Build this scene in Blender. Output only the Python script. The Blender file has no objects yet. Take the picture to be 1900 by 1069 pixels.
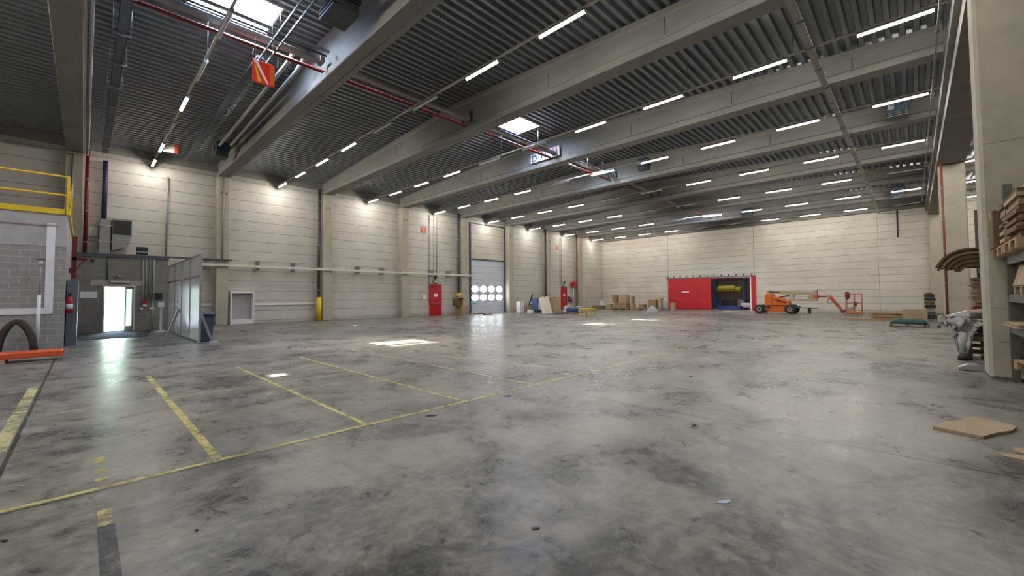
import bpy, bmesh, math, random
from mathutils import Vector, Matrix
random.seed(7)
R = math.radians
C = bpy.context.scene
COL = C.collection

# ------------------------------------------------------------------ camera
H = 1.5
F, CX, CY = 768.93, 950.0, 521.68
YAW, PIT, ROL = R(44.0748), R(2.1844), R(-0.3412)
cy_, sy_, cp_, sp_ = math.cos(YAW), math.sin(YAW), math.cos(PIT), math.sin(PIT)
FW = Vector((cy_*cp_, sy_*cp_, sp_))
rt0 = Vector((sy_, -cy_, 0)); up0 = rt0.cross(FW)
RT = math.cos(ROL)*rt0 + math.sin(ROL)*up0
UP = -math.sin(ROL)*rt0 + math.cos(ROL)*up0
CAMP = Vector((0, 0, H))
cam = bpy.data.cameras.new('camera')
cam.sensor_fit = 'HORIZONTAL'; cam.sensor_width = 36.0; cam.lens = 36.0*F/1900.0
cam.shift_x = 0.0; cam.shift_y = -(534.5-CY)/1900.0
cam.clip_start = 0.05; cam.clip_end = 500
camo = bpy.data.objects.new('camera', cam); COL.objects.link(camo)
M = Matrix.Identity(4)
for i in range(3):
    M[i][0] = RT[i]; M[i][1] = UP[i]; M[i][2] = -FW[i]; M[i][3] = CAMP[i]
camo.matrix_world = M
C.camera = camo

def _ray(u, v): return RT*(u-CX) - UP*(v-CY) + FW*F
def onZ(u, v, z=0.0): d = _ray(u, v); return CAMP + d*((z-H)/d.z)
def onY(u, v, y): d = _ray(u, v); return CAMP + d*(y/d.y)
def onX(u, v, x): d = _ray(u, v); return CAMP + d*(x/d.x)

# ------------------------------------------------------------------ world, sun, exposure
C.view_settings.view_transform = 'Standard'; C.view_settings.look = 'None'
C.view_settings.gamma = 1.0; C.view_settings.use_curve_mapping = False
C.view_settings.exposure = 2.6
w = bpy.data.worlds.new('sky'); C.world = w; w.use_nodes = True
nt = w.node_tree; nt.nodes.clear()
wo = nt.nodes.new('ShaderNodeOutputWorld'); bg = nt.nodes.new('ShaderNodeBackground'); sk = nt.nodes.new('ShaderNodeTexSky')
try:
    sk.sky_type = 'NISHITA'; sk.sun_disc = False; sk.sun_elevation = R(62); sk.sun_rotation = R(-70); sk.air_density = 1.2; sk.dust_density = 2.0
except Exception: pass
nt.links.new(sk.outputs[0], bg.inputs[0]); bg.inputs[1].default_value = 3.0
nt.links.new(bg.outputs[0], wo.inputs[0])
sl = bpy.data.lights.new('sun', 'SUN'); sl.energy = 5.5; sl.angle = R(0.6); sl.color = (1, .97, .92)
so = bpy.data.objects.new('sun', sl); COL.objects.link(so)
so.rotation_euler = Vector((4.5, -1.5, -10)).to_track_quat('-Z', 'Y').to_euler()
so.location = (0, 10, 30)
TUBE = 18.5
C.cycles.use_light_tree = True
C.cycles.max_bounces = 7; C.cycles.diffuse_bounces = 4; C.cycles.glossy_bounces = 3
C.cycles.transparent_max_bounces = 12; C.cycles.sample_clamp_indirect = 4.0
C.cycles.use_denoising = True
C.cycles.use_adaptive_sampling = True; C.cycles.adaptive_threshold = 0.035
C.cycles.caustics_reflective = False; C.cycles.caustics_refractive = False

# ------------------------------------------------------------------ materials
def mat(name, col, rough=.6, metal=0., var=0., vscale=3., bump=0., bscale=20., col2=None, spec=.5, stretch=None):
    m = bpy.data.materials.new(name); m.use_nodes = True
    n = m.node_tree.nodes; l = m.node_tree.links; b = n['Principled BSDF']
    b.inputs['Base Color'].default_value = (*col, 1); b.inputs['Roughness'].default_value = rough
    b.inputs['Metallic'].default_value = metal; b.inputs['Specular IOR Level'].default_value = spec
    if var > 0 or bump > 0:
        g = n.new('ShaderNodeTexCoord'); mp = n.new('ShaderNodeMapping'); l.new(g.outputs['Object'], mp.inputs[0])
        if stretch: mp.inputs['Scale'].default_value = stretch
    if var > 0:
        t = n.new('ShaderNodeTexNoise'); t.inputs['Scale'].default_value = vscale; t.inputs['Detail'].default_value = 6; t.inputs['Roughness'].default_value = .62
        l.new(mp.outputs[0], t.inputs['Vector'])
        r = n.new('ShaderNodeValToRGB'); r.color_ramp.elements[0].position = .3; r.color_ramp.elements[1].position = .7
        c2 = col2 or tuple(c*(1-var) for c in col)
        r.color_ramp.elements[0].color = (*c2, 1); r.color_ramp.elements[1].color = (*[min(1, c*(1+var*.6)) for c in col], 1)
        l.new(t.outputs['Fac'], r.inputs[0]); l.new(r.outputs[0], b.inputs['Base Color'])
    if bump > 0:
        t2 = n.new('ShaderNodeTexNoise'); t2.inputs['Scale'].default_value = bscale; t2.inputs['Detail'].default_value = 4
        l.new(mp.outputs[0], t2.inputs['Vector'])
        bp = n.new('ShaderNodeBump'); bp.inputs['Strength'].default_value = bump; bp.inputs['Distance'].default_value = .02
        l.new(t2.outputs['Fac'], bp.inputs['Height']); l.new(bp.outputs[0], b.inputs['Normal'])
    return m
def emis(name, col, s):
    m = bpy.data.materials.new(name); m.use_nodes = True; n = m.node_tree.nodes; b = n['Principled BSDF']
    b.inputs['Base Color'].default_value = (*col, 1)
    b.inputs['Emission Color'].default_value = (*col, 1); b.inputs['Emission Strength'].default_value = s
    return m
def glassy(name, col, alpha, rough=.1):
    m = bpy.data.materials.new(name); m.use_nodes = True; n = m.node_tree.nodes; l = m.node_tree.links; b = n['Principled BSDF']
    b.inputs['Base Color'].default_value = (*col, 1); b.inputs['Roughness'].default_value = rough
    tr = n.new('ShaderNodeBsdfTransparent'); mx = n.new('ShaderNodeMixShader'); mx.inputs[0].default_value = alpha
    l.new(tr.outputs[0], mx.inputs[1]); l.new(b.outputs[0], mx.inputs[2]); l.new(mx.outputs[0], n['Material Output'].inputs[0])
    return m

MTLAMP = None
class NG:      # small node helper
    def __init__(s, m): s.n = m.node_tree.nodes; s.l = m.node_tree.links
    def add(s, t, **k):
        x = s.n.new(t)
        for a, v in k.items(): setattr(x, a, v)
        return x
    def math(s, op, a, b=None, c=None):
        x = s.n.new('ShaderNodeMath'); x.operation = op
        for i, v in enumerate((a, b, c)):
            if v is None: continue
            if isinstance(v, (int, float)): x.inputs[i].default_value = v
            else: s.l.new(v, x.inputs[i])
        return x.outputs[0]
    def mix(s, f, a, b, bt='MIX'):
        x = s.n.new('ShaderNodeMix'); x.data_type = 'RGBA'; x.blend_type = bt
        for i, v in ((0, f), (6, a), (7, b)):
            if isinstance(v, (int, float)): x.inputs[i].default_value = v
            elif isinstance(v, tuple): x.inputs[i].default_value = (*v, 1)
            else: s.l.new(v, x.inputs[i])
        return x.outputs[2]
    def noise(s, vec, scale, detail=4, rough=.55, dist=0.):
        x = s.n.new('ShaderNodeTexNoise'); x.inputs['Scale'].default_value = scale; x.inputs['Detail'].default_value = detail
        x.inputs['Roughness'].default_value = rough; x.inputs['Distortion'].default_value = dist
        s.l.new(vec, x.inputs['Vector']); return x.outputs['Fac']
    def ramp(s, f, p0, p1, c0=(0, 0, 0), c1=(1, 1, 1)):
        x = s.n.new('ShaderNodeValToRGB'); e = x.color_ramp.elements
        e[0].position = p0; e[1].position = p1; e[0].color = (*c0, 1); e[1].color = (*c1, 1)
        s.l.new(f, x.inputs[0]); return x.outputs[0]
    def mapping(s, vec, scale=(1, 1, 1), rot=(0, 0, 0)):
        x = s.n.new('ShaderNodeMapping'); x.inputs['Scale'].default_value = scale; x.inputs['Rotation'].default_value = rot
        s.l.new(vec, x.inputs[0]); return x.outputs[0]

def floor_mat():
    m = bpy.data.materials.new('floor_concrete'); m.use_nodes = True; g = NG(m); b = g.n['Principled BSDF']
    tc = g.add('ShaderNodeTexCoord').outputs['Object']
    n1 = g.noise(tc, .23, 3, .5, .5); n2 = g.noise(tc, .85, 8, .66, .8); n3 = g.noise(tc, 3.6, 8, .72, 1.1)
    st = g.noise(g.mapping(tc, (.35, 1.5, 1), (0, 0, R(28))), 1.3, 6, .65, .8); med = n2
    fine = g.noise(tc, 16, 5, .7)
    val = g.math('ADD', g.math('ADD', g.math('MULTIPLY', n1, .22), g.math('MULTIPLY', n2, .38)), g.math('ADD', g.math('MULTIPLY', n3, .24), g.math('MULTIPLY', st, .16)))
    c = g.mix(g.ramp(val, .445, .555), (.078, .076, .074), (.262, .244, .212))
    c = g.mix(g.math('MULTIPLY', g.ramp(g.noise(tc, 1.7, 9, .72, 1.6), .52, .68), .45), c, (.37, .345, .30))
    c = g.mix(g.math('MULTIPLY', g.ramp(g.noise(tc, 5.5, 6, .68, .5), .50, .64), .35), c, (.36, .335, .29))
    c = g.mix(g.math('MULTIPLY', g.ramp(fine, .40, .65), .25), c, (.06, .058, .055))
    sx = g.add('ShaderNodeSeparateXYZ'); g.l.new(tc, sx.inputs[0])
    sc1 = g.noise(g.mapping(tc, (2.4, .30, 1), (0, 0, R(-38))), 2.2, 3, .6, .4)
    c = g.mix(g.math('MULTIPLY', g.ramp(sc1, .55, .78), .4), c, (.05, .048, .046))
    sc2 = g.noise(g.mapping(tc, (.16, 2.6, 1), (0, 0, R(-62))), 2.4, 3, .6, .3)
    c = g.mix(g.math('MULTIPLY', g.ramp(sc2, .56, .76), .35), c, (.05, .048, .046))
    # saw cut joints
    def joint(coord, off, per, wdt):
        a = g.math('ADD', coord, per/2-off); f = g.math('SUBTRACT', g.math('FLOORED_MODULO', a, per), per/2)
        return g.math('LESS_THAN', g.math('ABSOLUTE', f), wdt)
    wob = g.math('MULTIPLY', g.math('SUBTRACT', g.noise(tc, 2.5, 3), .5), .03)
    jx = joint(g.math('ADD', sx.outputs[0], wob), 5.33, 5.8, .017)
    jy = joint(g.math('ADD', sx.outputs[1], wob), 4.63, 7.0, .011)
    j = g.math('MAXIMUM', jx, jy)
    c = g.mix(g.math('MULTIPLY', j, .85), c, (.018, .017, .016))
    g.l.new(c, b.inputs['Base Color'])
    r = g.ramp(g.math('ADD', g.math('MULTIPLY', n3, .6), g.math('MULTIPLY', n2, .4)), .40, .60, (.24,)*3, (.42,)*3)
    g.l.new(r, b.inputs['Roughness'])
    g.l.new(g.math('ADD', g.math('MULTIPLY', g.ramp(n2, .38, .62), .30), .08), b.inputs['Specular IOR Level'])
    return m

def panel_mat(name, c0, c1, axis=2):
    """horizontal sandwich/concrete panels with dark joints every 0.605 m"""
    m = bpy.data.materials.new(name); m.use_nodes = True; g = NG(m); b = g.n['Principled BSDF']
    tc = g.add('ShaderNodeTexCoord').outputs['Object']
    sx = g.add('ShaderNodeSeparateXYZ'); g.l.new(tc, sx.inputs[0])
    z = g.math('ADD', sx.outputs[2], .605-.14)
    f = g.math('FLOORED_MODULO', z, .605); d = g.math('MINIMUM', f, g.math('SUBTRACT', .605, f))
    idx = g.math('FLOOR', g.math('DIVIDE', z, .605))
    wn = g.add('ShaderNodeTexWhiteNoise'); wn.noise_dimensions = '1D'; g.l.new(idx, wn.inputs['W'])
    nz = g.noise(tc, .5, 4, .6, .5); fn = g.noise(g.mapping(tc, (1, 1, 3)), 2.0, 6, .7, .6)
    c = g.mix(g.ramp(nz, .35, .65), c0, c1)
    c = g.mix(g.math('MULTIPLY', wn.outputs['Value'], .18), c, (.42, .38, .33))
    c = g.mix(g.math('MULTIPLY', g.ramp(fn, .55, .75), .22), c, (.78, .76, .72))
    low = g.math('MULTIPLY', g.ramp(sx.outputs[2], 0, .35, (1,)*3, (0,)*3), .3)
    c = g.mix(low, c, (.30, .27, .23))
    ln = g.math('LESS_THAN', d, .016)
    c = g.mix(g.math('MULTIPLY', ln, .62), c, (.10, .085, .07))
    g.l.new(c, b.inputs['Base Color']); b.inputs['Roughness'].default_value = .7
    bp = g.add('ShaderNodeBump'); bp.inputs['Strength'].default_value = .5; bp.inputs['Distance'].default_value = .02
    g.l.new(g.math('MINIMUM', d, .025), bp.inputs['Height']); g.l.new(bp.outputs[0], b.inputs['Normal'])
    return m

def block_mat(name, c0, c1, mort, plane='X'):
    m = bpy.data.materials.new(name); m.use_nodes = True; g = NG(m); b = g.n['Principled BSDF']
    tc = g.add('ShaderNodeTexCoord').outputs['Object']
    sx = g.add('ShaderNodeSeparateXYZ'); g.l.new(tc, sx.inputs[0])
    cb = g.add('ShaderNodeCombineXYZ'); g.l.new(g.math('ADD', sx.outputs[0], sx.outputs[1]), cb.inputs[0]); g.l.new(sx.outputs[2], cb.inputs[1])
    br = g.add('ShaderNodeTexBrick'); br.offset = .5; br.inputs['Scale'].default_value = 1
    br.inputs['Brick Width'].default_value = .40; br.inputs['Row Height'].default_value = .20
    br.inputs['Mortar Size'].default_value = .009; br.inputs['Mortar Smooth'].default_value = .3
    br.inputs['Color1'].default_value = (*c0, 1); br.inputs['Color2'].default_value = (*c1, 1); br.inputs['Mortar'].default_value = (*mort, 1)
    g.l.new(cb.outputs[0], br.inputs['Vector'])
    nz = g.noise(tc, 12, 5, .7)
    c = g.mix(g.math('MULTIPLY', g.ramp(nz, .3, .7), .35), br.outputs[0], tuple(x*.6 for x in c0))
    g.l.new(c, b.inputs['Base Color']); b.inputs['Roughness'].default_value = .85
    return m

def paint_mat(name, col, wear):
    m = bpy.data.materials.new(name); m.use_nodes = True; g = NG(m); b = g.n['Principled BSDF']
    tc = g.add('ShaderNodeTexCoord').outputs['Object']
    b.inputs['Base Color'].default_value = (*col, 1); b.inputs['Roughness'].default_value = .5
    a = g.math('ADD', g.math('MULTIPLY', g.noise(tc, 9, 5, .7), .6), g.math('MULTIPLY', g.noise(tc, 1.3, 3), .4))
    al = g.ramp(a, wear-.09, wear+.09)
    g.l.new(al, b.inputs['Alpha'])
    return m

def steel_deck_mat():
    m = mat('deck_steel', (.30, .325, .335), .42, .55, .12, 1.3)
    return m

MT = dict(
    floor=floor_mat(),
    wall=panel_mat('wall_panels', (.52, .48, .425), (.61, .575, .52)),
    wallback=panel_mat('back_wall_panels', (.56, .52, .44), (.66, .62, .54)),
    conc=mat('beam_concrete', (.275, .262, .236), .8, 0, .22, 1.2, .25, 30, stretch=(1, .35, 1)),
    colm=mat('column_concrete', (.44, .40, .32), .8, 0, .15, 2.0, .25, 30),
    deck=steel_deck_mat(),
    block=block_mat('dark_blockwork', (.20, .19, .165), (.245, .235, .205), (.27, .26, .235)),
    block2=block_mat('kiosk_blockwork', (.30, .275, .255), (.36, .33, .31), (.48, .455, .44)),
    plaster=mat('pale_lintel', (.42, .40, .385), .8, 0, .15, 2.5),
    yellow=mat('yellow_paint', (.72, .50, .02), .4, 0, .15, 4, spec=.5),
    white=mat('white_paint', (.78, .78, .78), .45, 0, .06, 3),
    offwhite=mat('cream_paint', (.66, .62, .52), .5, 0, .1, 3),
    tubeoff=mat('unlit_diffuser', (.55, .57, .58), .25, 0, .05, 5),
    house=mat('lamp_housing', (.30, .31, .32), .5, 0, .05, 4),
    lit=emis('lit_diffuser', (1.0, .955, .89), 2.0),
    red=mat('red_paint', (.55, .012, .018), .4, 0, .2, 1.5),
    dred=mat('pipe_red', (.15, .014, .014), .45, 0, .2, 4),
    galv=mat('galvanised', (.38, .40, .42), .38, .8, .2, 6),
    duct=mat('dull_duct', (.34, .34, .33), .45, .6, .15, 5),
    dsteel=mat('dark_steel', (.075, .085, .095), .5, .4, .2, 5),
    tray=mat('blue_grey_tray', (.10, .115, .135), .45, .5, .2, 6),
    black=mat('black_plastic', (.014, .014, .015), .5, 0, .2, 6),
    navy=mat('heater_navy', (.03, .06, .09), .45, .2, .15, 4),
    blue=mat('blue_paint', (.03, .075, .28), .45, 0, .15, 4),
    dblue=mat('dark_blue_pipe', (.02, .02, .062), .5, 0, .2, 5),
    binc=mat('bin_slate', (.055, .075, .105), .5, 0, .1, 4),
    card=mat('cardboard', (.34, .225, .13), .8, 0, .12, 3),
    cardl=mat('cardboard_light', (.45, .335, .215), .8, 0, .12, 3),
    cardd=mat('cardboard_dark', (.14, .088, .042), .8, 0, .2, 5),
    tape=mat('parcel_tape', (.50, .38, .24), .3),
    wood=mat('pallet_wood', (.42, .29, .16), .8, 0, .25, 6, stretch=(1, 6, 6)),
    woodd=mat('old_pallet_wood', (.24, .17, .105), .85, 0, .3, 6, stretch=(1, 6, 6)),
    orange=mat('lift_orange', (.72, .15, .015), .4, 0, .12, 4),
    jib=mat('jib_red', (.52, .09, .035), .45, 0, .15, 4),
    beige=mat('boom_beige', (.42, .35, .22), .5, 0, .12, 3),
    tyre=mat('tyre', (.03, .028, .026), .8, 0, .2, 8),
    rim=mat('wheel_rim', (.30, .29, .27), .5, .2, .2, 8),
    orbeam=mat('orange_rack_paint', (.66, .10, .03), .4, 0, .15, 5),
    green=mat('rack_green', (.12, .125, .095), .5, 0, .15, 4),
    tarp=mat('dark_green_sheet', (.012, .07, .055), .5, 0, .2, 5),
    paper=mat('paper', (.78, .78, .80), .7, 0, .08, 10),
    film=mat('plastic_film', (.42, .41, .40), .3, 0, .3, 7, .5, 9),
    grey=mat('grey_cabinet', (.16, .175, .195), .45, .2, .08, 4),
    mid=mat('mid_grey', (.28, .28, .27), .6, 0, .1, 4),
    mat_=mat('door_mat', (.028, .03, .034), .95, 0, .3, 30),
    cyan=mat('turquoise_seat', (.10, .48, .60), .5),
    brown=mat('brown_rubber', (.055, .035, .028), .8, 0, .4, 9),
    screen=glassy('smoky_plastic', (.66, .68, .69), .52, .25),
    glass=glassy('clear_pane', (.8, .85, .9), .12, .05),
    frost=glassy('milky_pane', (.85, .9, .95), .22, .3),
    pyel=paint_mat('yellow_floor_paint', (.50, .44, .15), .445),
    pfaint=paint_mat('faded_floor_paint', (.50, .46, .24), .455),
    ppale=paint_mat('pale_floor_paint', (.44, .41, .24), .435),
    pdark=paint_mat('old_tape_mark', (.055, .055, .06), .46),
    grass=mat('grass_bank', (.15, .19, .11), .9, 0, .4, 3),
    asph=mat('outside_paving', (.20, .20, .20), .9, 0, .1, 2),
    redlt=None, gelb=mat('pale_yellow_wrap', (.50, .46, .06), .5, 0, .2, 9, .4, 12),
    steelrod=mat('pale_conduit', (.40, .40, .37), .45, .3, .1, 6),
    brass=mat('rust_pipe', (.20, .06, .035), .6, 0, .3, 6),
    door=mat('dock_door_white', (.60, .65, .72), .45, 0, .04, 2),
    exitdoor=mat('pale_green_door', (.42, .58, .40), .5, 0, .08, 2),
)

# ------------------------------------------------------------------ mesh builder
class MB:
    def __init__(s): s.v = []; s.f = []; s.sm = []
    def face(s, idx, sm=False): s.f.append(idx); s.sm.append(sm)
    def box(s, x0, x1, y0, y1, z0, z1, T=None):
        b = len(s.v)
        if x0 > x1: x0, x1 = x1, x0
        if y0 > y1: y0, y1 = y1, y0
        if z0 > z1: z0, z1 = z1, z0
        for x, y, z in ((x0,y0,z0),(x1,y0,z0),(x1,y1,z0),(x0,y1,z0),(x0,y0,z1),(x1,y0,z1),(x1,y1,z1),(x0,y1,z1)):
            p = Vector((x, y, z)); s.v.append(T @ p if T else p)
        for q in ((0,3,2,1),(4,5,6,7),(0,1,5,4),(1,2,6,5),(2,3,7,6),(3,0,4,7)): s.face([b+i for i in q])
        return s
    def cbox(s, c, size, T=None):
        x, y, z = c; a, b, d = (k/2 for k in size); return s.box(x-a, x+a, y-b, y+b, z-d, z+d, T)
    def tube(s, pts, r, n=12, cap=True):
        pts = [Vector(p) for p in pts]; rs = r if isinstance(r, (list, tuple)) else [r]*len(pts)
        b = len(s.v); prev = None
        for i, p in enumerate(pts):
            if i == 0: d = pts[1]-p
            elif i == len(pts)-1: d = p-pts[i-1]
            else: d = (pts[i+1]-p).normalized() + (p-pts[i-1]).normalized()
            d.normalize()
            if prev is None:
                a = Vector((0, 0, 1)) if abs(d.z) < .9 else Vector((1, 0, 0)); e = d.cross(a).normalized()
            else:
                e = (prev - d*prev.dot(d)).normalized()
            prev = e; g = d.cross(e)
            for k in range(n):
                t = 2*math.pi*k/n; s.v.append(p + (e*math.cos(t)+g*math.sin(t))*rs[i])
        for i in range(len(pts)-1):
            for k in range(n):
                k2 = (k+1) % n; s.face([b+i*n+k, b+i*n+k2, b+(i+1)*n+k2, b+(i+1)*n+k], True)
        if cap:
            s.face([b+k for k in range(n)][::-1]); e0 = b+(len(pts)-1)*n; s.face([e0+k for k in range(n)])
        return s
    def prism(s, prof, axis, a, bb, T=None):
        """profile of 2D points extruded along axis from a to bb"""
        b = len(s.v); n = len(prof)
        for t in (a, bb):
            for (p, q) in prof:
                v = {'x': (t, p, q), 'y': (p, t, q), 'z': (p, q, t)}[axis]; v = Vector(v); s.v.append(T @ v if T else v)
        s.face([b+i for i in range(n)]); s.face([b+n+i for i in range(n)][::-1])
        for i in range(n):
            j = (i+1) % n; s.face([b+i, b+n+i, b+n+j, b+j])
        return s
    def loft(s, rings, cap=True, sm=False):
        b = len(s.v); n = len(rings[0])
        for r in rings: s.v += [Vector(p) for p in r]
        for i in range(len(rings)-1):
            for k in range(n):
                k2 = (k+1) % n; s.face([b+i*n+k, b+i*n+k2, b+(i+1)*n+k2, b+(i+1)*n+k], sm)
        if cap: s.face([b+k for k in range(n)][::-1]); e = b+(len(rings)-1)*n; s.face([e+k for k in range(n)])
        return s
    def grid(s, fn, nu, nv, sm=True):
        b = len(s.v)
        for i in range(nu+1):
            for j in range(nv+1): s.v.append(Vector(fn(i/nu, j/nv)))
        for i in range(nu):
            for j in range(nv):
                a = b+i*(nv+1)+j; s.face([a, a+nv+1, a+nv+2, a+1], sm)
        return s
    def beam(s, p0, p1, w_, h_):
        """square bar between two points"""
        p0, p1 = Vector(p0), Vector(p1); d = (p1-p0); L = d.length; d.normalize()
        a = Vector((0, 0, 1)) if abs(d.z) < .95 else Vector((1, 0, 0)); e = d.cross(a).normalized(); g = e.cross(d)
        b = len(s.v)
        for p in (p0, p1):
            for x, y in ((-1,-1),(1,-1),(1,1),(-1,1)): s.v.append(p + e*x*w_/2 + g*y*h_/2)
        for q in ((0,3,2,1),(4,5,6,7),(0,1,5,4),(1,2,6,5),(2,3,7,6),(3,0,4,7)): s.face([b+i for i in q])
        return s
    def build(s, name, m, parent=None, bevel=0, world=True, solid=0):
        me = bpy.data.meshes.new(name); vs = s.v
        o = bpy.data.objects.new(name, me); COL.objects.link(o)
        if parent is not None:
            root = parent
            while root.parent is not None: root = root.parent
            if world:
                inv = (Matrix.Translation(root.location) @ root.rotation_euler.to_matrix().to_4x4()).inverted()
                vs = [inv @ v for v in vs]
            o.parent = parent
        me.from_pydata([tuple(v) for v in vs], [], s.f); me.update()
        bm = bmesh.new(); bm.from_mesh(me)
        for f_, q in zip(bm.faces, s.sm): f_.smooth = q
        bmesh.ops.recalc_face_normals(bm, faces=bm.faces)
        if bevel > 0:
            ed = [e for e in bm.edges if len(e.link_faces) == 2 and e.calc_face_angle(0) > R(50)]
            bmesh.ops.bevel(bm, geom=ed, offset=bevel, segments=1, affect='EDGES', clamp_overlap=True)
        bm.to_mesh(me); bm.free()
        if isinstance(m, str): m = MT[m]
        me.materials.append(m)
        if solid:
            md = o.modifiers.new('solid', 'SOLIDIFY'); md.thickness = solid
        return o

def bx(x0, x1, y0, y1, z0, z1): return MB().box(x0, x1, y0, y1, z0, z1)
def tag(o, label, cat, group=None):
    o['label'] = label; o['category'] = cat
    if group: o['group'] = group
    return o
def thing(name, label, cat, loc=(0, 0, 0), rotz=0, group=None):
    o = bpy.data.objects.new(name, None); COL.objects.link(o)
    o.location = loc; o.rotation_euler = (0, 0, rotz); o.empty_display_size = .1
    return tag(o, label, cat, group)
def struct(name, mb, m, parent=None, bevel=0):
    o = mb.build(name, m, parent, bevel)
    if parent is None: o['kind'] = 'structure'
    return o
def children(o): return [c for c in o.children]
def copy_tree(o, parent=None):
    c = o.copy(); COL.objects.link(c)
    if parent: c.parent = parent
    for ch in list(o.children): copy_tree(ch, c)
    return c
def dup(o, loc, rotz=0, label=None, group=None):
    c = copy_tree(o); c.location = loc; c.rotation_euler = (0, 0, rotz)
    if label: c['label'] = label
    if group: c['group'] = group
    return c
ORD = ['first', 'second', 'third', 'fourth', 'fifth', 'sixth', 'seventh', 'eighth', 'ninth', 'tenth', 'eleventh']
def letters(txt, size, mtl, M4, parent, name='lettering', ext=.004):
    cu = bpy.data.curves.new('t', 'FONT'); cu.body = txt; cu.size = size; cu.extrude = ext; cu.align_x = 'CENTER'; cu.align_y = 'CENTER'
    o = bpy.data.objects.new('t', cu); COL.objects.link(o)
    dg = bpy.context.evaluated_depsgraph_get(); me = bpy.data.meshes.new_from_object(o.evaluated_get(dg))
    COL.objects.unlink(o); bpy.data.objects.remove(o)
    root = parent
    while root.parent is not None: root = root.parent
    inv = (Matrix.Translation(root.location) @ root.rotation_euler.to_matrix().to_4x4()).inverted()
    me.transform(inv @ M4); me.materials.clear(); me.materials.append(MT[mtl] if isinstance(mtl, str) else mtl)
    ob = bpy.data.objects.new(name, me); COL.objects.link(ob); ob.parent = parent
    return ob
def face_negY(x, y, z):  # text facing -Y (towards the camera side), reading left to right along +X
    return Matrix.Translation((x, y, z)) @ Matrix(((1,0,0,0),(0,0,-1,0),(0,1,0,0),(0,0,0,1)))
def face_negX(x, y, z):  # facing -X, reading along -Y
    return Matrix.Translation((x, y, z)) @ Matrix(((0,0,-1,0),(-1,0,0,0),(0,1,0,0),(0,0,0,1)))

# ------------------------------------------------------------------ dimensions
YW = 28.95; XB = 46.8; ZB = 8.5; YR = 14.2; XL = -13.0; YS = -14.0
BEX = [-6.72 + 5.94*i for i in range(10)]        # left side of every roof beam
BEX = [-6.69, -0.76, 5.17, 11.1, 17.03, 22.96, 28.89, 34.82, 40.75, 46.2]
def zroof(y):
    if y >= YR: return 9.25 + (YW-y)*(9.98-9.25)/(YW-YR)
    if y >= -1: return 9.98 - (YR-y)*(9.98-9.28)/(YR+1)
    return 9.28 - (-1-y)*.03

# ------------------------------------------------------------------ floor
fl = struct('floor', MB().box(XL, 62, YS, YW+2.5, -.2, 0), 'floor')
def paint(x0, x1, y0, y1, m, z=.0015): return MB().box(x0, x1, y0, y1, -.01, z).build('painted_line', m, fl)
paint(-6, 7.0, 4.66, 4.72, 'pyel'); paint(7.0, 15.6, 4.655, 4.725, 'ppale')
paint(.87, .945, 4.72, 10.8, 'pyel'); paint(2.335, 2.395, 4.72, 10.75, 'pyel'); paint(3.83, 3.885, 4.72, 11.4, 'pyel')
paint(5.36, 5.41, 4.72, 12.2, 'ppale'); paint(6.85, 6.90, 4.72, 12.0, 'ppale'); paint(8.3, 8.34, 4.72, 12.0, 'pfaint'); paint(9.8, 9.84, 4.72, 12.0, 'pfaint'); paint(11.3, 11.35, 4.72, 12, 'pfaint')
paint(-.62, -.5, 6.5, 10.9, 'pfaint'); paint(-6, 16.5, 8.16, 8.195, 'ppale', .0017)
paint(16.5, 24, 8.16, 8.19, 'pfaint', .0016)
for (y0, y1) in ((5.42, 5.6), (5.1, 5.2), (4.88, 4.95), (4.02, 4.2), (3.9, 3.96)): paint(.10, .175, y0, y1, 'pyel', .002)
paint(.095, .18, 1.5, 3.9, 'pdark'); paint(.83, 1.03, 8.6, 8.66, 'pfaint', .0021)

# ------------------------------------------------------------------ roof deck with skylight openings
SKY = [(2.85, 13.78, .98, .80), (14.72, 13.78, .76, .73), (20.15, 13.78, .74, .73), (37.6, 13.78, .75, .73), (-1.85, 10.5, .26, .2), (6.0, 23.5, .2, .26)]  # last two are unseen openings, added to throw small sun patches on the floor
def deck():
    mb = MB(); per = .31; pts = []
    y = YS
    k = 0
    prof = ((0, 0), (.11, 0), (.145, .13), (.275, .13), (.31, 0))
    while y < YW+.2:
        for (a, d) in prof[:-1]: pts.append((y+a, d))
        y += per
    pts.append((y, 0))
    for i in range(len(pts)-1):
        ya, da = pts[i]; yb, db = pts[i+1]; ym = (ya+yb)/2
        cuts = [(XL, XB+.2)]
        for (sx, sy, hx, hy) in SKY:
            if sy-hy < ym < sy+hy:
                nc = []
                for (a, b) in cuts:
                    if a < sx-hx and b > sx+hx: nc += [(a, sx-hx), (sx+hx, b)]
                    else: nc.append((a, b))
                cuts = nc
        for a, b in cuts:
            q = len(mb.v); za, zb = zroof(ya)+.05+da, zroof(yb)+.05+db
            mb.v += [Vector((a, ya, za)), Vector((b, ya, za)), Vector((b, yb, zb)), Vector((a, yb, zb))]
            mb.face([q, q+1, q+2, q+3])
    return mb
struct('ceiling', deck(), 'deck')
def _slab():
    pass
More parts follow.
